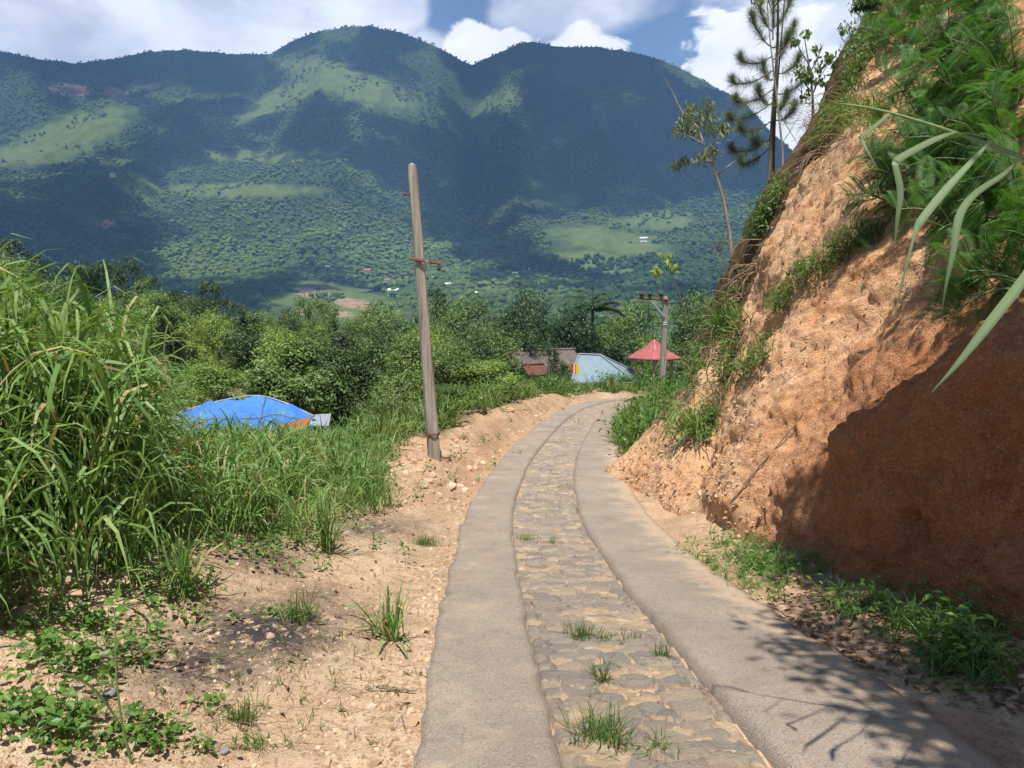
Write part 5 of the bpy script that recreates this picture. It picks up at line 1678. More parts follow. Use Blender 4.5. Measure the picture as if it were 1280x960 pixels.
# tufts in the road and on the dirt
TUFTS = [(752, 935, 0.17, 110, 'dense green grass tuft between the cobbles and the wheel strip, largest on the road', 0.075), (820, 952, 0.13, 30, 'thin grass tuft between cobbles right of the largest tuft', 0.06), (727, 800, 0.15, 40, 'upright grass tuft in the cobbles right of the left wheel strip', 0.035), (757, 803, 0.10, 26, 'small grass tuft close beside the upright one in the cobbles', 0.04),
         (792, 806, 0.09, 40, 'low spreading grass tuft in the middle of the cobbles', 0.05), (827, 826, 0.11, 28, 'small yellowish grass tuft near the right wheel strip', 0.025), (751, 855, 0.20, 22, 'tall thin grass wisps standing out of the middle cobbles', 0.02), (742, 882, 0.06, 30, 'short flat grass tuft above the largest tuft', 0.04),
         (658, 678, 0.13, 46, 'grass tuft at the joint of left wheel strip and cobbles, mid road', 0.07), (690, 681, 0.08, 18, 'faint grass tuft in the cobbles right of the mid-road tuft', 0.04), (706, 612, 0.12, 40, 'green grass tuft in the cobbles near the right wheel strip before the bend', 0.09), (701, 555, 0.13, 34, 'far grass tuft in the cobbles where the road starts to bend', 0.1),
         (722, 640, 0.09, 22, 'narrow grass tuft against the right wheel strip', 0.04), (845, 803, 0.07, 24, 'tiny grass tuft on the edge of the right wheel strip', 0.03),
         (300, 905, 0.16, 46, 'spiky dry-green grass tuft alone on the bare dirt', 0.035), (315, 938, 0.07, 40, 'low faded grass tuft below the spiky one on the dirt', 0.05), (532, 682, 0.11, 120, 'low bright green cushion of grass beside the left wheel strip', 0.07), (375, 775, 0.20, 60, 'flattened green grass tuft lying over the burnt dirt', 0.04),
         (583, 664, 0.10, 24, 'little grass tuft touching the edge of the left wheel strip', 0.04), (485, 800, 0.34, 26, 'long fallen grass blades arching over the broken road edge', 0.05), (408, 690, 0.60, 34, 'tall young grass clump standing in front of the grass on the dirt', 0.04), (230, 745, 0.5, 30, 'leafy grass clump in front of the weeds at the ash patch', 0.05),
         (895, 515, 0.0, 0, '', 0)]
for i, (px, py, h, n, lab, r0) in enumerate(TUFTS):
    if n == 0: continue
    q = gp(px, py, 40)
    grass_clump(q + np.array([0, 0, 0.015]), lab, h * 1.1, int(n * 2.2), 0.0055 if h < 0.3 else 0.016, 0.75 if h < 0.3 else 0.45, None, 'tuft' if h < 0.3 else 'grass', 50 + i, None, (0.5, 1.8), 'grass_tuft', r0)

# ------------------------------------------------------------------ feathery shrubs on the bank
def frond(P0, d, L, rg, npair=19):
    """one feathery leaf: rachis and pairs of narrow leaflets."""
    d = norm(d)
    P = [P0]
    for q in range(6):
        P.append(P[-1] + norm(d + np.array([0, 0, -0.75]) * (q / 5) ** 1.5) * L / 6)
    P = catmull(np.array(P), npair + 3)
    T = norm(np.gradient(P, axis=0)); S = norm(np.cross(T, np.array([0, 0, 1.0]) + rg.normal(0, 0.15, 3))); N = np.cross(S, T)
    t = np.linspace(0.08, 1, npair)
    wl = L * 0.30 * np.sin(np.pi * np.clip(0.12 + 0.86 * t, 0, 1)) ** 0.6
    C, TT, NN, LL = [], [], [], []
    idx = np.arange(2, npair + 2)
    for sg in (-1, 1):
        dd = norm(S[idx] * sg + T[idx] * 0.45 - N[idx] * 0.12)
        C.append(P[idx] + dd * wl[:, None] * 0.5); TT.append(dd); NN.append(N[idx] * 1.0 + rg.normal(0, 0.08, (npair, 3))); LL.append(wl)
    C, TT, NN, LL = map(np.concatenate, (C, TT, NN, LL))
    V, F = leafquads(C, TT, NN, LL, np.maximum(L * 0.029, 0.005), 0.1)
    return V, F, P


def feather_shrub(px, py, label, reach, nbr, seed, fl=0.34, upw=0.5, out=0.7, side=(-0.2, -0.3, 0.0)):
    rg = np.random.default_rng(seed)
    p, n = bank_at(px, py)
    e = empty('feathery_shrub', p, label, 'shrub')
    st_ = MB(); lv = MB()
    for b in range(nbr):
        d = norm(n * out + np.array([0, 0, upw]) + np.array(side) + rg.normal(0, 0.55, 3)); L = reach * rg.uniform(0.6, 1.15)
        Q = catmull(np.array([-n * 0.1, d * L * 0.35 + np.array([0, 0, 0.05]), d * L * 0.7 + np.array([0, 0, 0.06]), d * L + np.array([0, 0, -0.04 * L])]), 14)
        add_tube(st_, Q, np.linspace(0.013, 0.004, 14), 5)
        T = norm(np.gradient(Q, axis=0))
        tone = rg.normal(0, 0.12)
        for k in range(2, 14):
            for _ in range(2 if k % 2 else 1):
                a = rg.uniform(0, 2 * PI)
                sd = norm(np.cross(T[k], [math.cos(a), math.sin(a), 0.4]))
                V, F, P = frond(Q[k], T[k] * 0.35 + sd + np.array([0, 0, 0.25]), fl * rg.uniform(0.65, 1.2), rg, 19)
                lv.add(V, F, np.clip(rg.normal(0.5, 0.14) + tone, 0, 1))
                add_tube(st_, P[::4], np.linspace(0.0028, 0.001, len(P[::4])), 3)
    st_.build('stem', M['stalk'], e, True)
    lv.build('foliage', M['feather'], e)


FS = [(1128, 262, 'feathery shrub lowest on the lit slope, its tip just over the weeds of the scar', 0.75, 6, 1, 0.36), (1165, 225, 'dark feathery shrub behind the two hanging reed blades', 0.85, 8, 2, 0.36), (1135, 70, 'feathery shrub nearest the bare orange earth at the top of the slope', 1.0, 7, 3, 0.42),
      (1190, 110, 'tall feathery shrub with upright plumes above the reed stem', 1.1, 9, 4, 0.42), (1250, 60, 'bright feathery shrub in the upper corner of the slope', 1.0, 9, 5, 0.42), (1235, 165, 'feathery shrub just behind the bend of the reed stem', 0.85, 9, 6, 0.38), (1275, 260, 'shaded feathery shrub whose leaves spread across the thick reed blades', 0.75, 8, 7, 0.36),
      (1225, 300, 'dense dark feathery shrub hanging over the shaded red earth', 0.7, 8, 8, 0.36), (1285, 355, 'feathery shrub with bright yellow-green fronds low beside the broad reed blade', 0.55, 6, 9, 0.36), (1215, 20, 'feathery shrub with broad light fronds at the top of the frame', 1.1, 8, 11, 0.42), (1275, 120, 'feathery shrub at the right frame edge level with the upper reed stem', 1.0, 9, 12, 0.4), (1200, 200, 'feathery shrub in the middle of the thicket behind the reed blades', 0.95, 9, 13, 0.38), (1160, 165, 'feathery shrub on the left side of the thicket below the upright plumes', 0.95, 8, 14, 0.38), (1260, 210, 'feathery shrub hidden in the thick of the foliage behind the reed', 0.9, 9, 15, 0.38),
      (1180, 20, 'feathery shrub on the skyline part of the slope, over the gap of bare earth', 1.0, 7, 10, 0.42)]
for px, py, lab, rc, nb, sd, fl in FS:
    feather_shrub(px, py, lab, rc, nb + 2, sd, fl * 0.85)


# ------------------------------------------------------------------ the reed that leans in from the right
def ribbon(P, Wd, seed=0, n=22, tw=0.0):
    P = catmull(np.asarray(P, float), n); T = norm(np.gradient(P, axis=0))
    W_ = np.interp(np.linspace(0, 1, n), np.linspace(0, 1, len(Wd)), Wd)
    S = norm(np.cross(T, np.array([0.25, 1.0, 0.2]))); S = norm(S + tw * np.linspace(-1, 1, n)[:, None] * np.array([0, 1.0, 0]))
    N = np.cross(S, T)
    V = np.stack([P - S * W_[:, None] / 2 + N * W_[:, None] * 0.14, P, P + S * W_[:, None] / 2 + N * W_[:, None] * 0.14], 1)
    return V.reshape(-1, 3), grid_faces(n, 3)


rb, _ = bank_at(1278, 560)
rt = np.array([3.15, 2.3, -0.35])
e = empty('reed', rt, 'long reed leaning in over the road edge with drooping pale green blades', 'reed')
STEM = np.vstack([[rt + [0.12, 0, -0.5], rt, rt + [-0.35, 0.0, 0.62]], pxline([(1330, 213, 2.40), (1280, 197, 2.45), (1197, 167, 2.5), (1113, 141, 2.56), (1062, 131, 2.6), (1040, 131, 2.64)])])
mb = MB(); Q = catmull(STEM, 40); add_tube(mb, Q - rt, np.r_[np.linspace(0.009, 0.007, 24), np.linspace(0.006, 0.0012, 16)], 7); mb.build('stem', M['stalk'], e, True)
mb = MB(); rg_ = np.random.default_rng(3)
hd = catmull(pxline([(1062, 131, 2.6), (1030, 129, 2.65), (985, 130, 2.72), (940, 136, 2.8)]), 20)
b_ = hd[rg_.integers(0, 20, 70)]
V, F = blades(b_, norm(np.gradient(hd, axis=0)).mean(0) + rg_.normal(0, 0.16, (70, 3)), rg_.uniform(0.06, 0.2, 70), 0.0014, rg_.uniform(0, 0.6, 70), 3, 0.3, rg_)
mb.add(V - rt, F, 0.8); mb.build('plume', M['tuft'], e)
LV = [([(1113, 141, 2.56), (1096, 156, 2.50), (1078, 170, 2.46), (1075.5, 172, 2.458), (1078, 176, 2.455), (1085, 190, 2.44), (1098, 212, 2.44)], [0.010, 0.022, 0.018, 0.017, 0.017, 0.014, 0.002]),
      ([(1197, 164, 2.5), (1165, 176, 2.42), (1126, 197, 2.36), (1119.5, 203, 2.355), (1120, 209, 2.35), (1126, 240, 2.35), (1122, 275, 2.36), (1118, 310, 2.38)], [0.012, 0.034, 0.040, 0.032, 0.032, 0.036, 0.022, 0.002]),
      ([(1238, 177, 2.46), (1212, 205, 2.36), (1180, 240, 2.28), (1153, 274, 2.24), (1147, 283, 2.235), (1141, 302, 2.23), (1130, 345, 2.23), (1119, 394, 2.25)], [0.012, 0.030, 0.042, 0.042, 0.03, 0.016, 0.012, 0.002]),
      ([(1275, 198, 2.40), (1255, 218, 2.28), (1220, 242, 2.20), (1200, 270, 2.17), (1192, 315, 2.16), (1183, 355, 2.17), (1176, 396, 2.2)], [0.010, 0.026, 0.036, 0.042, 0.030, 0.016, 0.002]),
      ([(1345, 268, 2.25), (1315, 300, 2.0), (1283, 347, 1.86), (1240, 402, 1.78), (1200, 452, 1.76), (1164, 491, 1.77)], [0.03, 0.05, 0.052, 0.046, 0.026, 0.002]),
      ([(1300, 205, 2.42), (1270, 195, 2.50), (1240, 186, 2.60), (1215, 184, 2.7)], [0.012, 0.03, 0.03, 0.003])]
for i, (pts, wd) in enumerate(LV):
    V, F = ribbon(pxline(pts) - rt, np.array(wd) * 0.56, i, 26, 0.25 if i in (1, 2) else 0.1)
    MB().add(V, F, np.tile([0.32, 0.8, 0.45], 26) + 0.08 * (i % 3) - np.repeat(np.linspace(0, 0.25, 26), 3)).build('leaf', M['reed'], e, True)

# ------------------------------------------------------------------ tree above the bank whose canopy shades the near slope
def shade_tree():
    rg = np.random.default_rng(23)
    base = np.array([5.6, 1.2, 0.0])
    i = np.argmin(np.hypot(BD[..., 0] - 5.6, BD[..., 1] - 1.2)); base[2] = BD.reshape(-1, 3)[i][2]
    e = empty('shade_tree', base, 'leafy tree on top of the bank whose overhanging canopy shades the red earth', 'tree')
    poly = [(985, 612), (1045, 552), (1120, 490), (1188, 432), (1290, 372), (1500, 420), (1500, 1100), (1290, 1010), (1205, 962), (1120, 905), (1060, 865), (985, 805), (955, 770), (1020, 742), (995, 690)]
    pts = []
    poly_ = np.array(poly, float)
    while len(pts) < 330:
        px, py = rg.uniform(930, 1500), rg.uniform(370, 1100)
        c = False
        for a in range(len(poly_)):
            x1, y1 = poly_[a]; x2, y2 = poly_[(a + 1) % len(poly_)]
            if (y1 > py) != (y2 > py) and px < (x2 - x1) * (py - y1) / (y2 - y1) + x1: c = not c
        if not c: continue
        d = np.hypot(dpx - px, dpy - py) + np.where(U_ > 6, 1e4, 0); k = np.argmin(d)
        pb_ = BD.reshape(-1, 3)[k]
        pg = gp(px, py, 20) if py > 600 else np.array([0, 99, 0])
        p = pb_ if d.ravel()[k] < 6 and pb_[1] < pg[1] else pg
        if p[1] > 15: continue
        t = (rg.uniform(4.3, 5.6) - p[2]) / (-LIGHT[2])
        pts.append(p - LIGHT * t)
    C = np.array(pts); m = 46
    q = rg.normal(0, 1, (len(C) * m, 3)) * np.array([0.20, 0.20, 0.12])
    P = np.repeat(C, m, 0) + q
    V, F = leafquads(P, rg.normal(0, 1, q.shape) + np.array([0, 0, -0.3]), norm(rg.normal(0, 0.45, q.shape) + np.array([0, 0, 1.0])), rg.uniform(0.09, 0.17, len(P)), rg.uniform(0.045, 0.075, len(P)))
    MB().add(V - base, F, np.repeat(rg.random(len(P)), 4)).build('crown', M['tree_mid'], e)
    tr = MB(); fork = np.array([-0.6, 0.2, 3.6])
    add_tube(tr, catmull(np.array([[0.1, 0, -0.5], [0, 0, 0.2], [-0.2, 0.1, 1.9], fork]), 10), np.linspace(0.2, 0.12, 10), 8)
    for k in rg.choice(len(C), 26, replace=False):
        tip = C[k] - base; mid_ = (fork + tip) / 2 + rg.normal(0, 0.15, 3) + np.array([0, 0, 0.2])
        add_tube(tr, catmull(np.array([fork - [0, 0, rg.uniform(0, 0.8)], mid_, tip]), 8), np.linspace(0.06, 0.012, 8), 5)
    tr.build('trunk', M['bark'], e, True)


shade_tree()

# ------------------------------------------------------------------ trees on the crest of the bank
def pine():
    rg = np.random.default_rng(61)
    D = 21.0
    at = lambda px, py, y: PX_AT(px + 5, py, y)
    b = at(958, 200, D); e = empty('pine_tree', b, 'young pine with brush-like upswept branches on the crest of the bank', 'tree')
    top = at(968, -95, D) - b; tr = MB(); lv = MB()
    spine = catmull(np.array([[0, 0, -1.8], [0, 0, 0.5], top * 0.5 + [0.08, 0, 0], top]), 30); add_tube(tr, spine, np.linspace(0.07, 0.018, 30), 7)
    second = catmull(np.array([[0.15, 0.1, -1.8], [0.12, 0.1, 1.0], top * 0.55 + [0.22, 0.1, 0], top * 0.8 + [0.30, 0.1, 0]]), 20); add_tube(tr, second, np.linspace(0.035, 0.012, 20), 6)
    # branches: (height in px row, reach to px column)
    BR = [(172, 915, 190), (150, 925, 165), (128, 912, 150), (112, 920, 128), (88, 916, 105), (70, 925, 78), (150, 985, 140), (118, 995, 105), (92, 990, 80), (60, 938, 30), (40, 945, 12), (60, 985, 40), (35, 980, 10), (15, 950, -25), (10, 978, -20), (130, 945, 120), (100, 950, 88), (75, 978, 55), (165, 940, 180), (180, 925, 205), (-10, 955, -60), (-10, 975, -60), (140, 976, 128), (50, 962, 8)]
    for (y0, x1, y1) in BR:
        s = at(961, y0, D) - b; t = at(x1, y1, D + rg.uniform(-0.9, 0.9)) - b
        m = (s + t) / 2 + np.array([0, 0, -0.10])
        Q = catmull(np.array([s, m, t, t + (t - m) * 0.25 + [0, 0, 0.12]]), 18); add_tube(tr, Q, np.linspace(0.02, 0.006, 18), 5)
        T = norm(np.gradient(Q, axis=0))
        k = np.repeat(np.arange(5, 18), 85)
        V, F = blades(Q[k] + rg.normal(0, 0.012, (len(k), 3)), T[k] * 0.9 + rg.normal(0, 0.72, (len(k), 3)), rg.uniform(0.16, 0.36, len(k)), 0.006, 0.1, 2, 0.4, rg)
        lv.add(V, F, np.repeat(np.clip(rg.normal(0.5, 0.25, len(k)), 0, 1), 6))
    k = np.repeat(np.arange(14, 30), 60); T = norm(np.gradient(spine, axis=0))
    V, F = blades(spine[k], T[k] * 0.6 + rg.normal(0, 0.6, (len(k), 3)), rg.uniform(0.12, 0.24, len(k)), 0.011, 0.1, 2, 0.4, rg); lv.add(V, F, 0.5)
    tr.build('trunk', M['bark'], e, True); lv.build('foliage', M['pine'], e)


pine()


def thin_tree(name, label, D, trunk_px, r0, twigs, clumps, mat, leaf=0.13, dens=70, bark='pale_bark', cat='tree', asp=0.22, seed=9, cs=0.16):
    rg = np.random.default_rng(seed)
    sx = 11 if D < 21 else 0
    at = lambda px, py, y: PX_AT(px + sx, py, y)
    pxline = lambda pts: np.array([at(*p) for p in pts])
    P = pxline([(x, y, D + dz) for x, y, dz in trunk_px]); b = P[0]
    e = empty(name, b, label, cat)
    tr = MB(); Q = catmull(P, 28) - b; Q = np.vstack([Q[0] - np.array([-0.05, 0, 1.3 if D < 21 else 0.4]), Q[1:]]); add_tube(tr, Q, np.linspace(r0, r0 * 0.25, 28), 7)
    for tw in twigs:
        T_ = pxline([(x, y, D + dz) for x, y, dz in tw]) - b
        add_tube(tr, catmull(T_, 10), np.linspace(r0 * 0.45, r0 * 0.1, 10), 5)
    tr.build('trunk', M[bark], e, True)
    if clumps:
        lv = MB()
        for (x, y, dz, rpx) in clumps:
            c = at(x, y, D + dz) - b; R_ = rpx / 960 * D
            m = int(dens * (rpx / 15) ** 1.6) + 14
            q = rg.normal(0, 0.42, (m, 3)) * R_
            V, F = leafquads(c + q, rg.normal(0, 0.6, (m, 3)) + np.array([0, 0, -0.9]), norm(rg.normal(0, 1, (m, 3)) + np.array([0, -0.2, 0.4])), leaf * rg.uniform(0.6, 1.3, m), leaf * asp * rg.uniform(0.8, 1.3, m), 0.1)
            lv.add(V, F, np.repeat(np.clip(rg.normal(0.5, 0.25, m), 0, 1), 4))
        lv.build('crown', M[mat], e)
    return e


thin_tree('slender_tree', 'slender pale-barked tree with a few drooping leaf bunches, rising from the edge of the bank', 17.5,
          [(906, 352, 0), (902, 300, 0), (893, 250, 0), (880, 205, 0), (868, 178, 0), (862, 160, 0.1), (858, 150, 0.1)], 0.05,
          [[(880, 205, 0), (866, 200, 0.2), (838, 205, 0.4)], [(872, 190, 0), (882, 178, -0.2), (896, 165, -0.2)], [(868, 180, 0), (850, 170, 0), (838, 165, 0)], [(862, 160, 0), (842, 140, 0.2), (828, 112, 0.3), (815, 90, 0.3)], [(885, 220, 0), (896, 210, 0.2), (910, 200, 0.3)], [(893, 250, 0), (888, 232, 0), (888, 215, 0)]],
          [(848, 150, 0, 15), (868, 146, 0.1, 17), (880, 158, -0.2, 16), (858, 165, 0.2, 15), (838, 163, 0.1, 11), (895, 163, -0.2, 10), (868, 196, -0.1, 12), (880, 190, 0.2, 11), (836, 206, 0.4, 11), (846, 202, 0.3, 7), (874, 134, 0.1, 10), (852, 138, 0.1, 9)], 'euca', 0.18, 62, 'pale_bark', 'tree', 0.2, 9)
thin_tree('small_tree', 'small open tree with round leaves just right of the pine on the crest', 20.0,
          [(1003, 178, 0), (1005, 140, 0), (1004, 110, 0), (1000, 80, 0), (995, 50, 0)], 0.045,
          [[(1004, 120, 0), (1015, 95, 0), (1028, 75, 0)], [(1003, 115, 0), (992, 100, 0), (984, 88, 0)], [(1002, 90, 0), (1012, 70, 0), (1018, 55, 0)], [(1000, 80, 0), (988, 60, 0), (984, 40, 0)]],
          [(1000, 96, 0, 15), (1018, 80, 0, 14), (990, 90, 0, 12), (1026, 72, 0.1, 9), (1010, 62, 0, 8), (984, 52, 0, 7), (996, 120, 0.1, 10), (1014, 104, 0, 10), (998, 45, 0, 6)], 'tree_mid', 0.16, 42, 'bark', 'tree', 0.45, 10)
thin_tree('bare_sapling', 'tall bare sapling trunk crossing in front of the pine', 19.0, [(968, 196, 0), (962, 140, 0), (955, 80, 0), (949, 20, 0), (946, -60, 0)], 0.03,
          [[(955, 80, 0), (970, 60, 0), (980, 45, 0)], [(949, 20, 0), (938, 6, 0), (930, -8, 0)], [(966, 180, 0), (985, 150, 0.3), (1000, 120, 0.5)], [(962, 140, 0), (980, 170, 0), (992, 190, 0.1)]], [(938, 2, 0, 8), (930, -6, 0, 8), (955, -12, 0, 10)], 'euca', 0.16, 50, 'pale_bark', 'tree', 0.25, 11)
thin_tree('crest_tree', 'dark flat-crowned tree at the very top of the bank, cut off by the frame', 18.5, [(1093, 58, 0), (1092, 30, 0), (1090, 10, 0), (1085, -20, 0)], 0.085,
          [[(1090, 10, 0), (1075, 2, 0), (1060, 6, 0)], [(1092, 20, 0), (1105, 6, 0.2), (1115, -10, 0.2)], [(1093, 58, 0), (1088, 75, -0.1), (1080, 95, -0.3)]],
          [(1070, 4, 0, 14), (1085, -4, 0, 16), (1060, 8, 0, 9), (1100, -2, 0.1, 14), (1075, 10, 0, 9)], 'tree_dark', 0.14, 130, 'bark', 'tree', 0.4, 12)
thin_tree('small_tree', 'little pale-leaved tree on the crest left of the flat-crowned one', 18.2, [(1052, 92, 0), (1050, 70, 0), (1052, 50, 0), (1050, 30, 0)], 0.03,
          [[(1050, 60, 0), (1040, 45, 0), (1038, 35, 0)]], [(1050, 34, 0, 10), (1042, 40, 0, 8), (1058, 46, 0, 8), (1046, 62, 0, 8), (1056, 72, 0, 9)], 'tree_mid', 0.11, 60, 'bark', 'tree', 0.45, 13)
thin_tree('sapling', 'spindly yellow-leaved sapling over the second pole, before the far slope', 30.0, [(858, 395, 0), (848, 365, 0), (840, 345, 0), (834, 330, 0)], 0.03,
          [[(848, 362, 0), (830, 345, 0), (818, 342, 0)]], [(834, 325, 0, 11), (820, 340, 0, 8), (842, 336, 0, 8)], 'tree_light', 0.28, 30, 'bark', 'tree', 0.4, 14, )
thin_tree('leafless_shrub', 'leafless reddish shrub at the edge of the bank below the slender tree', 16.5, [(905, 362, 0), (896, 335, 0), (890, 312, 0), (888, 295, 0)], 0.02,
          [[(900, 345, 0), (886, 325, 0), (878, 310, 0)], [(896, 335, 0), (905, 312, 0), (908, 300, 0)], [(892, 320, 0), (882, 304, 0), (880, 292, 0)], [(890, 312, 0), (897, 298, 0), (899, 286, 0)]], [(884, 308, 0, 9), (897, 300, 0, 9)], 'dry', 0.07, 20, 'bark', 'shrub', 0.4, 15)
thin_tree('leafless_shrub', 'dry brown shrub of thin stems leaning beside the gazebo at the bank edge', 22, [(858, 478, 0), (862, 450, 0), (868, 425, 0), (876, 404, 0)], 0.022,
          [[(860, 465, 0), (850, 440, 0), (846, 425, 0)], [(862, 450, 0), (874, 432, 0), (884, 424, 0)], [(864, 440, 0), (856, 420, 0), (858, 405, 0)], [(860, 460, 0), (872, 450, 0.2), (880, 440, 0.2)]], [(866, 440, 0, 14), (856, 450, 0, 12), (872, 425, 0, 12)], 'dry', 0.09, 34, 'bark', 'shrub', 0.4, 16)

# ------------------------------------------------------------------ single plants in the foreground
def stalk_plant():
    q = gp(165, 958, 10); e = empty('grass_stalk', q, 'single tall thin stalk with one long leaf, closest to us on the left', 'plant')
    D = q[1]
    mb = MB(); S_ = catmull(np.vstack([q, pxline([(152, 900, D - 0.02), (146, 850, D - 0.03), (144, 800, D - 0.02), (143, 760, D)])]), 20) - q
    add_tube(mb, S_, np.linspace(0.005, 0.0025, 20), 6); mb.build('stem', M['stalk'], e, True)
    V, F = ribbon(pxline([(150, 905, D - 0.02), (132, 880, D - 0.06), (112, 858, D - 0.1), (88, 845, D - 0.13), (70, 838, D - 0.12)]) - q, [0.006, 0.016, 0.02, 0.014, 0.001], 0, 16); MB().add(V, F, 0.5).build('leaf', M['reed'], e, True)
    for x, y, a in ((152, 760, 0.5), (136, 752, 2.6), (147, 742, 1.4)):
        c = at(x, y, D) - q; V, F = leafquads(c[None], np.array([[math.cos(a), 0.2, math.sin(a)]]), np.array([[0.1, -0.7, 0.7]]), 0.055, 0.035, 0.15); MB().add(V, F, 0.7).build('leaf', M['weed'], e)
    V, F = ribbon(pxline([(164, 950, D), (172, 920, D), (186, 890, D + 0.03), (202, 880, D + 0.05)]) - q, [0.003, 0.004, 0.004, 0.001], 1, 12); MB().add(V, F, 0.3).build('leaf', M['tuft'], e, True)


stalk_plant()

# loose rocks, each lying in the dirt
def rock(px, py, wpx, label, mat='stone', seed=0, group=None, onbank=False):
    rg = np.random.default_rng(seed + 500)
    q = bank_at(px, py)[0] if onbank else gp(px, py, 40)
    s = wpx / 960 * q[1] / 2
    me_v = ICO_V if 'ICO_V' in globals() else ICO0
    bm = bmesh.new(); bmesh.ops.create_icosphere(bm, subdivisions=3, radius=1.0)
    V = np.array([v.co[:] for v in bm.verts]); F = np.array([[v.index for v in f.verts] for f in bm.faces]); bm.free()
    for _ in range(7):                     # flat broken faces
        n = norm(rg.normal(0, 1, 3)); dcut = rg.uniform(0.55, 0.9); t = V @ n - dcut
        V = V - np.clip(t, 0, None)[:, None] * n
    V = V * (1 + 0.07 * fbm(V[:, 0] * 3 + seed, V[:, 1] * 3, V[:, 2] * 3, 3, seed)[:, None]) * np.array([1, 0.8, 0.62]) * s
    o = MB().add(V, F).build('rock', M[mat]); o.location = [float(c) for c in q + np.array([0, 0, 0.2 * s])]; o.rotation_euler = (0, 0, rg.uniform(0, 6))
    tag(o, label, 'rock', group)


RK = [(30, 770, 36, 'pale angular rock at the left edge under the grass', 'stone'), (72, 778, 26, 'smaller pale rock right beside the angular one at the left edge', 'stone'), (95, 885, 36, 'tan rock among the creeping weeds in the near corner', 'stone'), (20, 905, 20, 'brown stone lowest at the left edge', 'stone'), (60, 905, 26, 'bluish grey stone beside the weeds in the near corner', 'grey_stone'),
      (137, 868, 20, 'grey stone close behind the thin stalk', 'grey_stone'), (280, 940, 16, 'flat grey stone half buried in the bare dirt', 'grey_stone'), (338, 797, 16, 'small pale stone at the edge of the ash patch', 'stone'), (555, 573, 24, 'brown rock leaning against the foot of the bare pole', 'stone'), (527, 590, 16, 'tan stone below the foot of the bare pole', 'stone'),
      (812, 518, 14, 'pale rock on the verge grass where the road bends', 'stone'), (772, 533, 16, 'yellowish stone at the road edge in front of the verge grass', 'stone'), (741, 487, 34, 'big pale earth lump at the outside of the bend', 'stone'), (762, 575, 18, 'clod of earth lowest at the tip of the fallen soil', 'stone'), (785, 562, 14, 'clod of earth behind the tip of the fallen soil', 'stone'), (775, 590, 12, 'small clod at the edge of the right wheel strip', 'stone'), (1040, 822, 12, 'small stone on the shaded road edge', 'stone'), (960, 640, 26, 'pale boulder under the lip of the bank where the shade begins', 'stone')]
for i, (px, py, w, lab, m_) in enumerate(RK):
    rock(px, py, w, lab, m_, i)

# sticks
def stick(pts, r, label, onbank=False, name='stick'):
    P = []
    for px, py in pts:
        q = bank_at(px, py)[0] if onbank else gp(px, py, 45)
        P.append(q + np.array([0, 0, r * 0.9 + (0.015 if not onbank else 0.03)]))
    P = catmull(np.array(P), 16); rg = np.random.default_rng(int(pts[0][0]))
    P = P + rg.normal(0, r * 0.5, P.shape)
    b = P[0].copy(); mb = MB(); add_tube(mb, P - b, r * np.linspace(1.1, 0.6, 16), 6)
    s = P[9] - b; add_tube(mb, np.array([s, s + rg.normal(0, 6 * r, 3) * np.array([1, 1, 0.3]) + np.array([0, 0, r])]), [r * 0.5, r * 0.2], 5)
    o = mb.build(name, M['stick'], None, True); o.location = [float(c) for c in b]
    tag(o, label, 'stick')


stick([(584, 519), (614, 516)], 0.035, 'short dead log lying on the dirt bank right of the bare pole')
stick([(628, 504), (650, 497), (672, 491)], 0.025, 'long dark branch lying along the dirt bank towards the bend')
stick([(96, 826), (150, 830), (228, 834)], 0.009, 'brown stick lying across the ash-stained dirt')
stick([(194, 826), (215, 812)], 0.005, 'thin twig angled up from the ash-stained dirt')
stick([(470, 865), (520, 868)], 0.007, 'dark twig at the broken edge of the left wheel strip')
stick([(877, 628), (893, 620), (905, 621)], 0.008, 'pale crooked root lying on the fallen soil', False, 'root')
stick([(845, 803), (858, 801)], 0.004, 'tiny dark twig on the edge of the cobbles')
stick([(914, 632), (960, 575), (1005, 520)], 0.010, 'long thin root running up the sunlit face of the bank', True, 'root')
stick([(1005, 905), (1060, 895)], 0.003, 'fine dry twig on the shadowed right wheel strip')

# ------------------------------------------------------------------ daylight, sky, haze
sun_d = bpy.data.lights.new('sun', 'SUN'); sun_d.energy = 4.3; sun_d.angle = math.radians(0.53); sun_d.color = (1.0, 0.955, 0.89)
sun = bpy.data.objects.new('sun', sun_d); COL.objects.link(sun)
sun.rotation_euler = Vector(LIGHT).to_track_quat('-Z', 'Y').to_euler()
W = bpy.data.worlds.new('World'); SC.world = W; W.use_nodes = True
wt = W.node_tree; wt.nodes.clear()


def wn(t):
    return wt.nodes.new('ShaderNode' + t)


def wmath(op, a, b=0.0):
    nd = wn('Math'); nd.operation = op
    for s, v in zip(nd.inputs, (a, b)):
        if isinstance(v, (int, float)): s.default_value = v
        else: wt.links.new(v, s)
    return nd.outputs[0]


def wmap(v, a, b, c=0.0, d=1.0):
    nd = wn('MapRange'); nd.interpolation_type = 'SMOOTHSTEP'
    for k, q in zip((1, 2, 3, 4), (a, b, c, d)): nd.inputs[k].default_value = q
    wt.links.new(v, nd.inputs[0])
    return nd.outputs[0]


def wmix(f, a, b):
    nd = wn('Mix'); nd.data_type = 'RGBA'
    for s, v in ((nd.inputs[0], f), (nd.inputs[6], a), (nd.inputs[7], b)):
        if isinstance(v, (int, float)): s.default_value = v
        elif isinstance(v, tuple): s.default_value = v + (1,)
        else: wt.links.new(v, s)
    return nd.outputs[2]


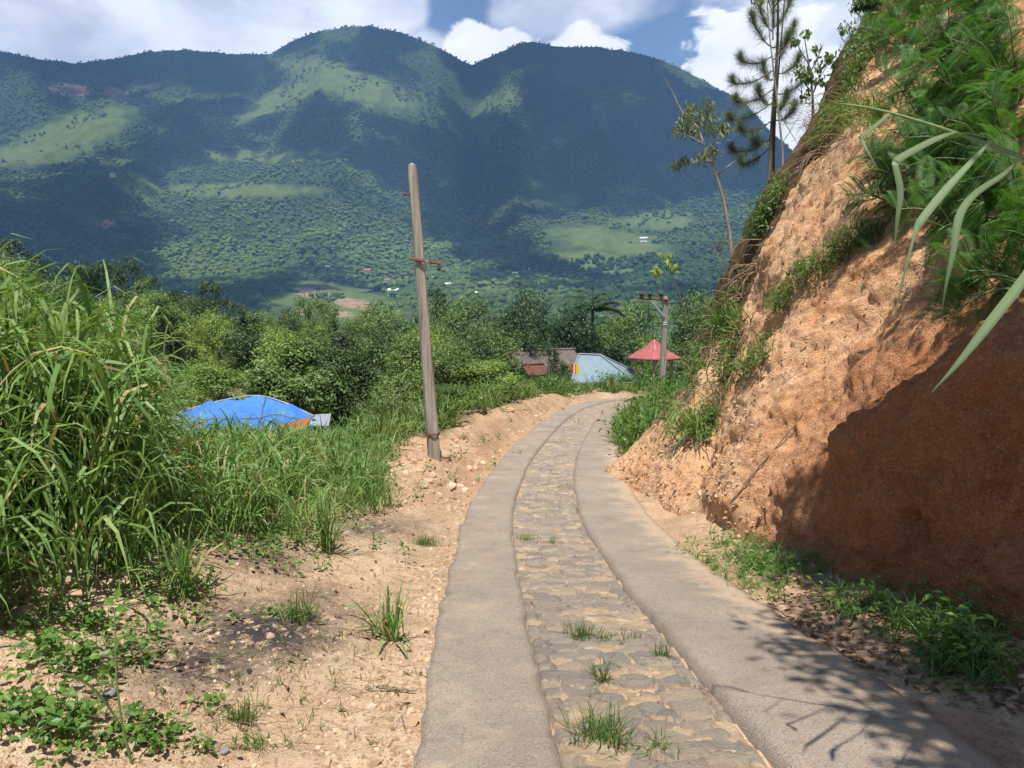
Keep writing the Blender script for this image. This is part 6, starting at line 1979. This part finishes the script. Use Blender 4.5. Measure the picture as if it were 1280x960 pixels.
sky = wn('TexSky'); sky.sky_type = 'NISHITA'; sky.sun_disc = False
sky.sun_elevation = SUN_EL; sky.sun_rotation = SUN_AZ; sky.altitude = 600; sky.air_density = 1.0; sky.dust_density = 0.3; sky.ozone_density = 2.2
tc = wn('TexCoord'); D_ = tc.outputs['Generated']


def wnoise(scale, stretch, detail, rough, dist=0.0, off=(0, 0, 0)):
    mp = wn('Mapping'); mp.inputs['Scale'].default_value = (scale, scale, scale * stretch); mp.inputs['Location'].default_value = off
    wt.links.new(D_, mp.inputs['Vector'])
    nz = wn('TexNoise'); nz.inputs['Scale'].default_value = 1.0; nz.inputs['Detail'].default_value = detail; nz.inputs['Roughness'].default_value = rough; nz.inputs['Distortion'].default_value = dist
    wt.links.new(mp.outputs[0], nz.inputs['Vector'])
    return nz.outputs['Fac']


n_big = wnoise(3.2, 2.2, 7, 0.55, 0.3, CLOUD_OFF if 'CLOUD_OFF' in globals() else (1.3, 0.4, 0.2))
n_fine = wnoise(16.0, 1.5, 8, 0.6, 0.4)
n_shade = wnoise(7.0, 2.0, 6, 0.55, 0.2, (4, 2, 1))


def puff(px, py, r, sq=1.6):
    """a cumulus head in one direction of the sky: 1 in its middle, falling to 0 at its rim."""
    a, b = ray(px, py); c = norm(np.array([a, 1.0, b]))
    sb = wn('VectorMath'); sb.operation = 'SUBTRACT'; wt.links.new(D_, sb.inputs[0]); sb.inputs[1].default_value = tuple(c)
    ml = wn('VectorMath'); ml.operation = 'MULTIPLY'; wt.links.new(sb.outputs[0], ml.inputs[0]); ml.inputs[1].default_value = (1, 1, sq)
    ln = wn('VectorMath'); ln.operation = 'LENGTH'; wt.links.new(ml.outputs[0], ln.inputs[0])
    return wmath('SUBTRACT', 1.0, wmath('DIVIDE', ln.outputs['Value'], r / 960.0))


def wmax(items):
    r = items[0]
    for q in items[1:]:
        r = wmath('MAXIMUM', r, q)
    return r


SHEET = [(120, 20, 330, 2.2), (330, 40, 260, 1.7), (-300, 0, 500, 1.5), (470, -10, 120, 1.6), (720, 10, 150, 4.5), (1010, 60, 190, 1.2), (1200, -100, 260, 1.0), (560, 62, 75, 1.8)]
HEADS = [(730, 70, 66, 2.0), (600, 62, 42, 1.3), (572, 70, 30, 1.2), (905, 70, 55, 1.1), (960, 110, 95, 1.0), (640, 62, 30, 1.2)]
GAPS = [(850, 80, 70, 1.3), (572, 15, 40, 0.6)]
sheet = wmax([puff(*q) for q in SHEET]); heads = wmax([puff(*q) for q in HEADS])
gaps = wmax([puff(*q) for q in GAPS])
hsep = wn('SeparateXYZ'); wt.links.new(D_, hsep.inputs[0])
cov = wmath('ADD', wmath('MULTIPLY', wmath('SUBTRACT', n_big, 0.5), 2.1), wmath('MULTIPLY', wmath('SUBTRACT', n_fine, 0.5), 0.55))
f_sheet = wmath('ADD', wmath('MULTIPLY', wmath('MAXIMUM', sheet, -0.35), 1.3), cov)
f_sheet = wmath('SUBTRACT', f_sheet, wmath('MULTIPLY', wmath('MAXIMUM', gaps, 0.0), 1.1))
a_sheet = wmap(f_sheet, -0.05, 0.55)
f_head = wmath('ADD', wmath('MULTIPLY', wmath('MAXIMUM', heads, -1.0), 1.5), wmath('ADD', wmath('MULTIPLY', wmath('SUBTRACT', n_fine, 0.5), 2.8), wmath('MULTIPLY', wmath('SUBTRACT', n_shade, 0.5), 1.2)))
a_head = wmap(f_head, 0.08, 0.42)
c_sheet = wmix(wmap(n_shade, 0.36, 0.66), (SHEET_DARK if 'SHEET_DARK' in globals() else (5.6, 6.1, 7.5)), (9.8, 10.1, 10.9))
c_head = wmix(wmap(n_shade, 0.3, 0.6), (8.6, 8.9, 9.4), (11.0, 11.0, 11.0))
colr = wmix(wmath('MULTIPLY', a_sheet, 0.93), sky.outputs[0], c_sheet)
colr = wmix(a_head, colr, c_head)
bg = wn('Background'); bg.inputs['Strength'].default_value = 0.085
wt.links.new(colr, bg.inputs['Color'])
wo = wn('OutputWorld'); wt.links.new(bg.outputs[0], wo.inputs['Surface'])

# the valley air: one even box of haze round everything below the clouds
hz = NT('valley_air')
pv = hz.n('VolumePrincipled')
pv.inputs['Color'].default_value = (0.32, 0.56, 1.0, 1)
pv.inputs['Density'].default_value = HAZE if 'HAZE' in globals() else 0.000155
pv.inputs['Anisotropy'].default_value = 0.0
hz.l(pv.outputs[0], hz.out.inputs['Volume'])
hb = MB(); box(hb, (-6200, -60, -75), (6200, 3460, 1080))
tag(hb.build('haze', hz.m), kind='stuff')

# cloud banks over the far hills: what throws the big shadows on them
km = NT('cloud_vapour')
tr_ = km.n('BsdfTransparent'); df_ = km.n('BsdfDiffuse'); df_.inputs['Color'].default_value = (0.92, 0.92, 0.92, 1)
mx_ = km.n('MixShader'); mx_.inputs[0].default_value = 0.46
km.l(tr_.outputs[0], mx_.inputs[1]); km.l(df_.outputs[0], mx_.inputs[2]); km.done(mx_.outputs[0])


def ico():
    import bmesh
    bm = bmesh.new(); bmesh.ops.create_icosphere(bm, subdivisions=1, radius=1.0)
    V = np.array([v.co[:] for v in bm.verts]); F = np.array([[v.index for v in f.verts] for f in bm.faces]); bm.free()
    return V, F


ICO_V, ICO_F = ico()
ICO0_V = ICO_V[:12]
LIT = [(55, 178, 135, 42, -14), (15, 120, 50, 30, 0), (440, 112, 120, 28, 22), (345, 130, 70, 16, -25), (350, 262, 170, 72, 8), (300, 330, 120, 20, 0), (240, 120, 60, 14, 0), (300, 215, 60, 18, 0), (760, 308, 110, 44, 8), (640, 440, 420, 75, 0), (430, 400, 120, 42, 5),
       (628, 125, 40, 26, -40), (520, 330, 110, 42, 20), (860, 92, 40, 14, 25), (900, 300, 120, 60, 0), (425, 45, 40, 10, -15), (540, 110, 34, 60, -20)]


def clouds():
    rg = np.random.default_rng(31)
    ok = (HD > 800) & (HD < 2740) & (hpx > -500) & (hpx < 1350)
    lit = pxmask(LIT)
    lit = lit + 0.16 * fbm(HX * 0.006, HD * 0.006, None, 4, 91)
    area = np.gradient(HX, axis=0) * np.gradient(HD, axis=1)
    w = (np.clip(0.36 - lit, 0, 1) > 0) * ok * area
    w = (w / w.sum()).ravel()
    n = 2300
    idx = rg.choice(len(w), n, p=w)
    P = HV.reshape(-1, 3)[idx]; lv = lit.ravel()[idx]
    z = 1420 + rg.uniform(-40, 150, n)
    t = (z - P[:, 2]) / (-LIGHT[2])
    C = P - LIGHT[None] * t[:, None] + np.c_[rg.normal(0, 14, n), rg.normal(0, 14, n), np.zeros(n)]
    r = rg.uniform(34, 70, n) * np.clip(0.55 + (0.45 - lv) * 1.6, 0.5, 1.5)
    V = C[:, None, :] + ICO_V[None] * r[:, None, None] * rg.uniform(0.8, 1.25, (n, len(ICO_V), 1)) * np.array([1, 1, 0.7])
    F = (np.arange(n) * len(ICO_V))[:, None, None] + ICO_F[None]
    tag(MB().add(V, F.reshape(-1, 3)).build('clouds', km.m, None, True), kind='stuff')


clouds()

SC.view_settings.view_transform = 'Standard'; SC.view_settings.look = 'None'
SC.view_settings.exposure = 0.68; SC.view_settings.gamma = 1.0
SC.cycles.use_denoising = True
SC.cycles.max_bounces = 6; SC.cycles.diffuse_bounces = 3; SC.cycles.glossy_bounces = 2; SC.cycles.transmission_bounces = 3
SC.cycles.transparent_max_bounces = 24; SC.cycles.volume_bounces = 1
SC.cycles.caustics_reflective = False; SC.cycles.caustics_refractive = False
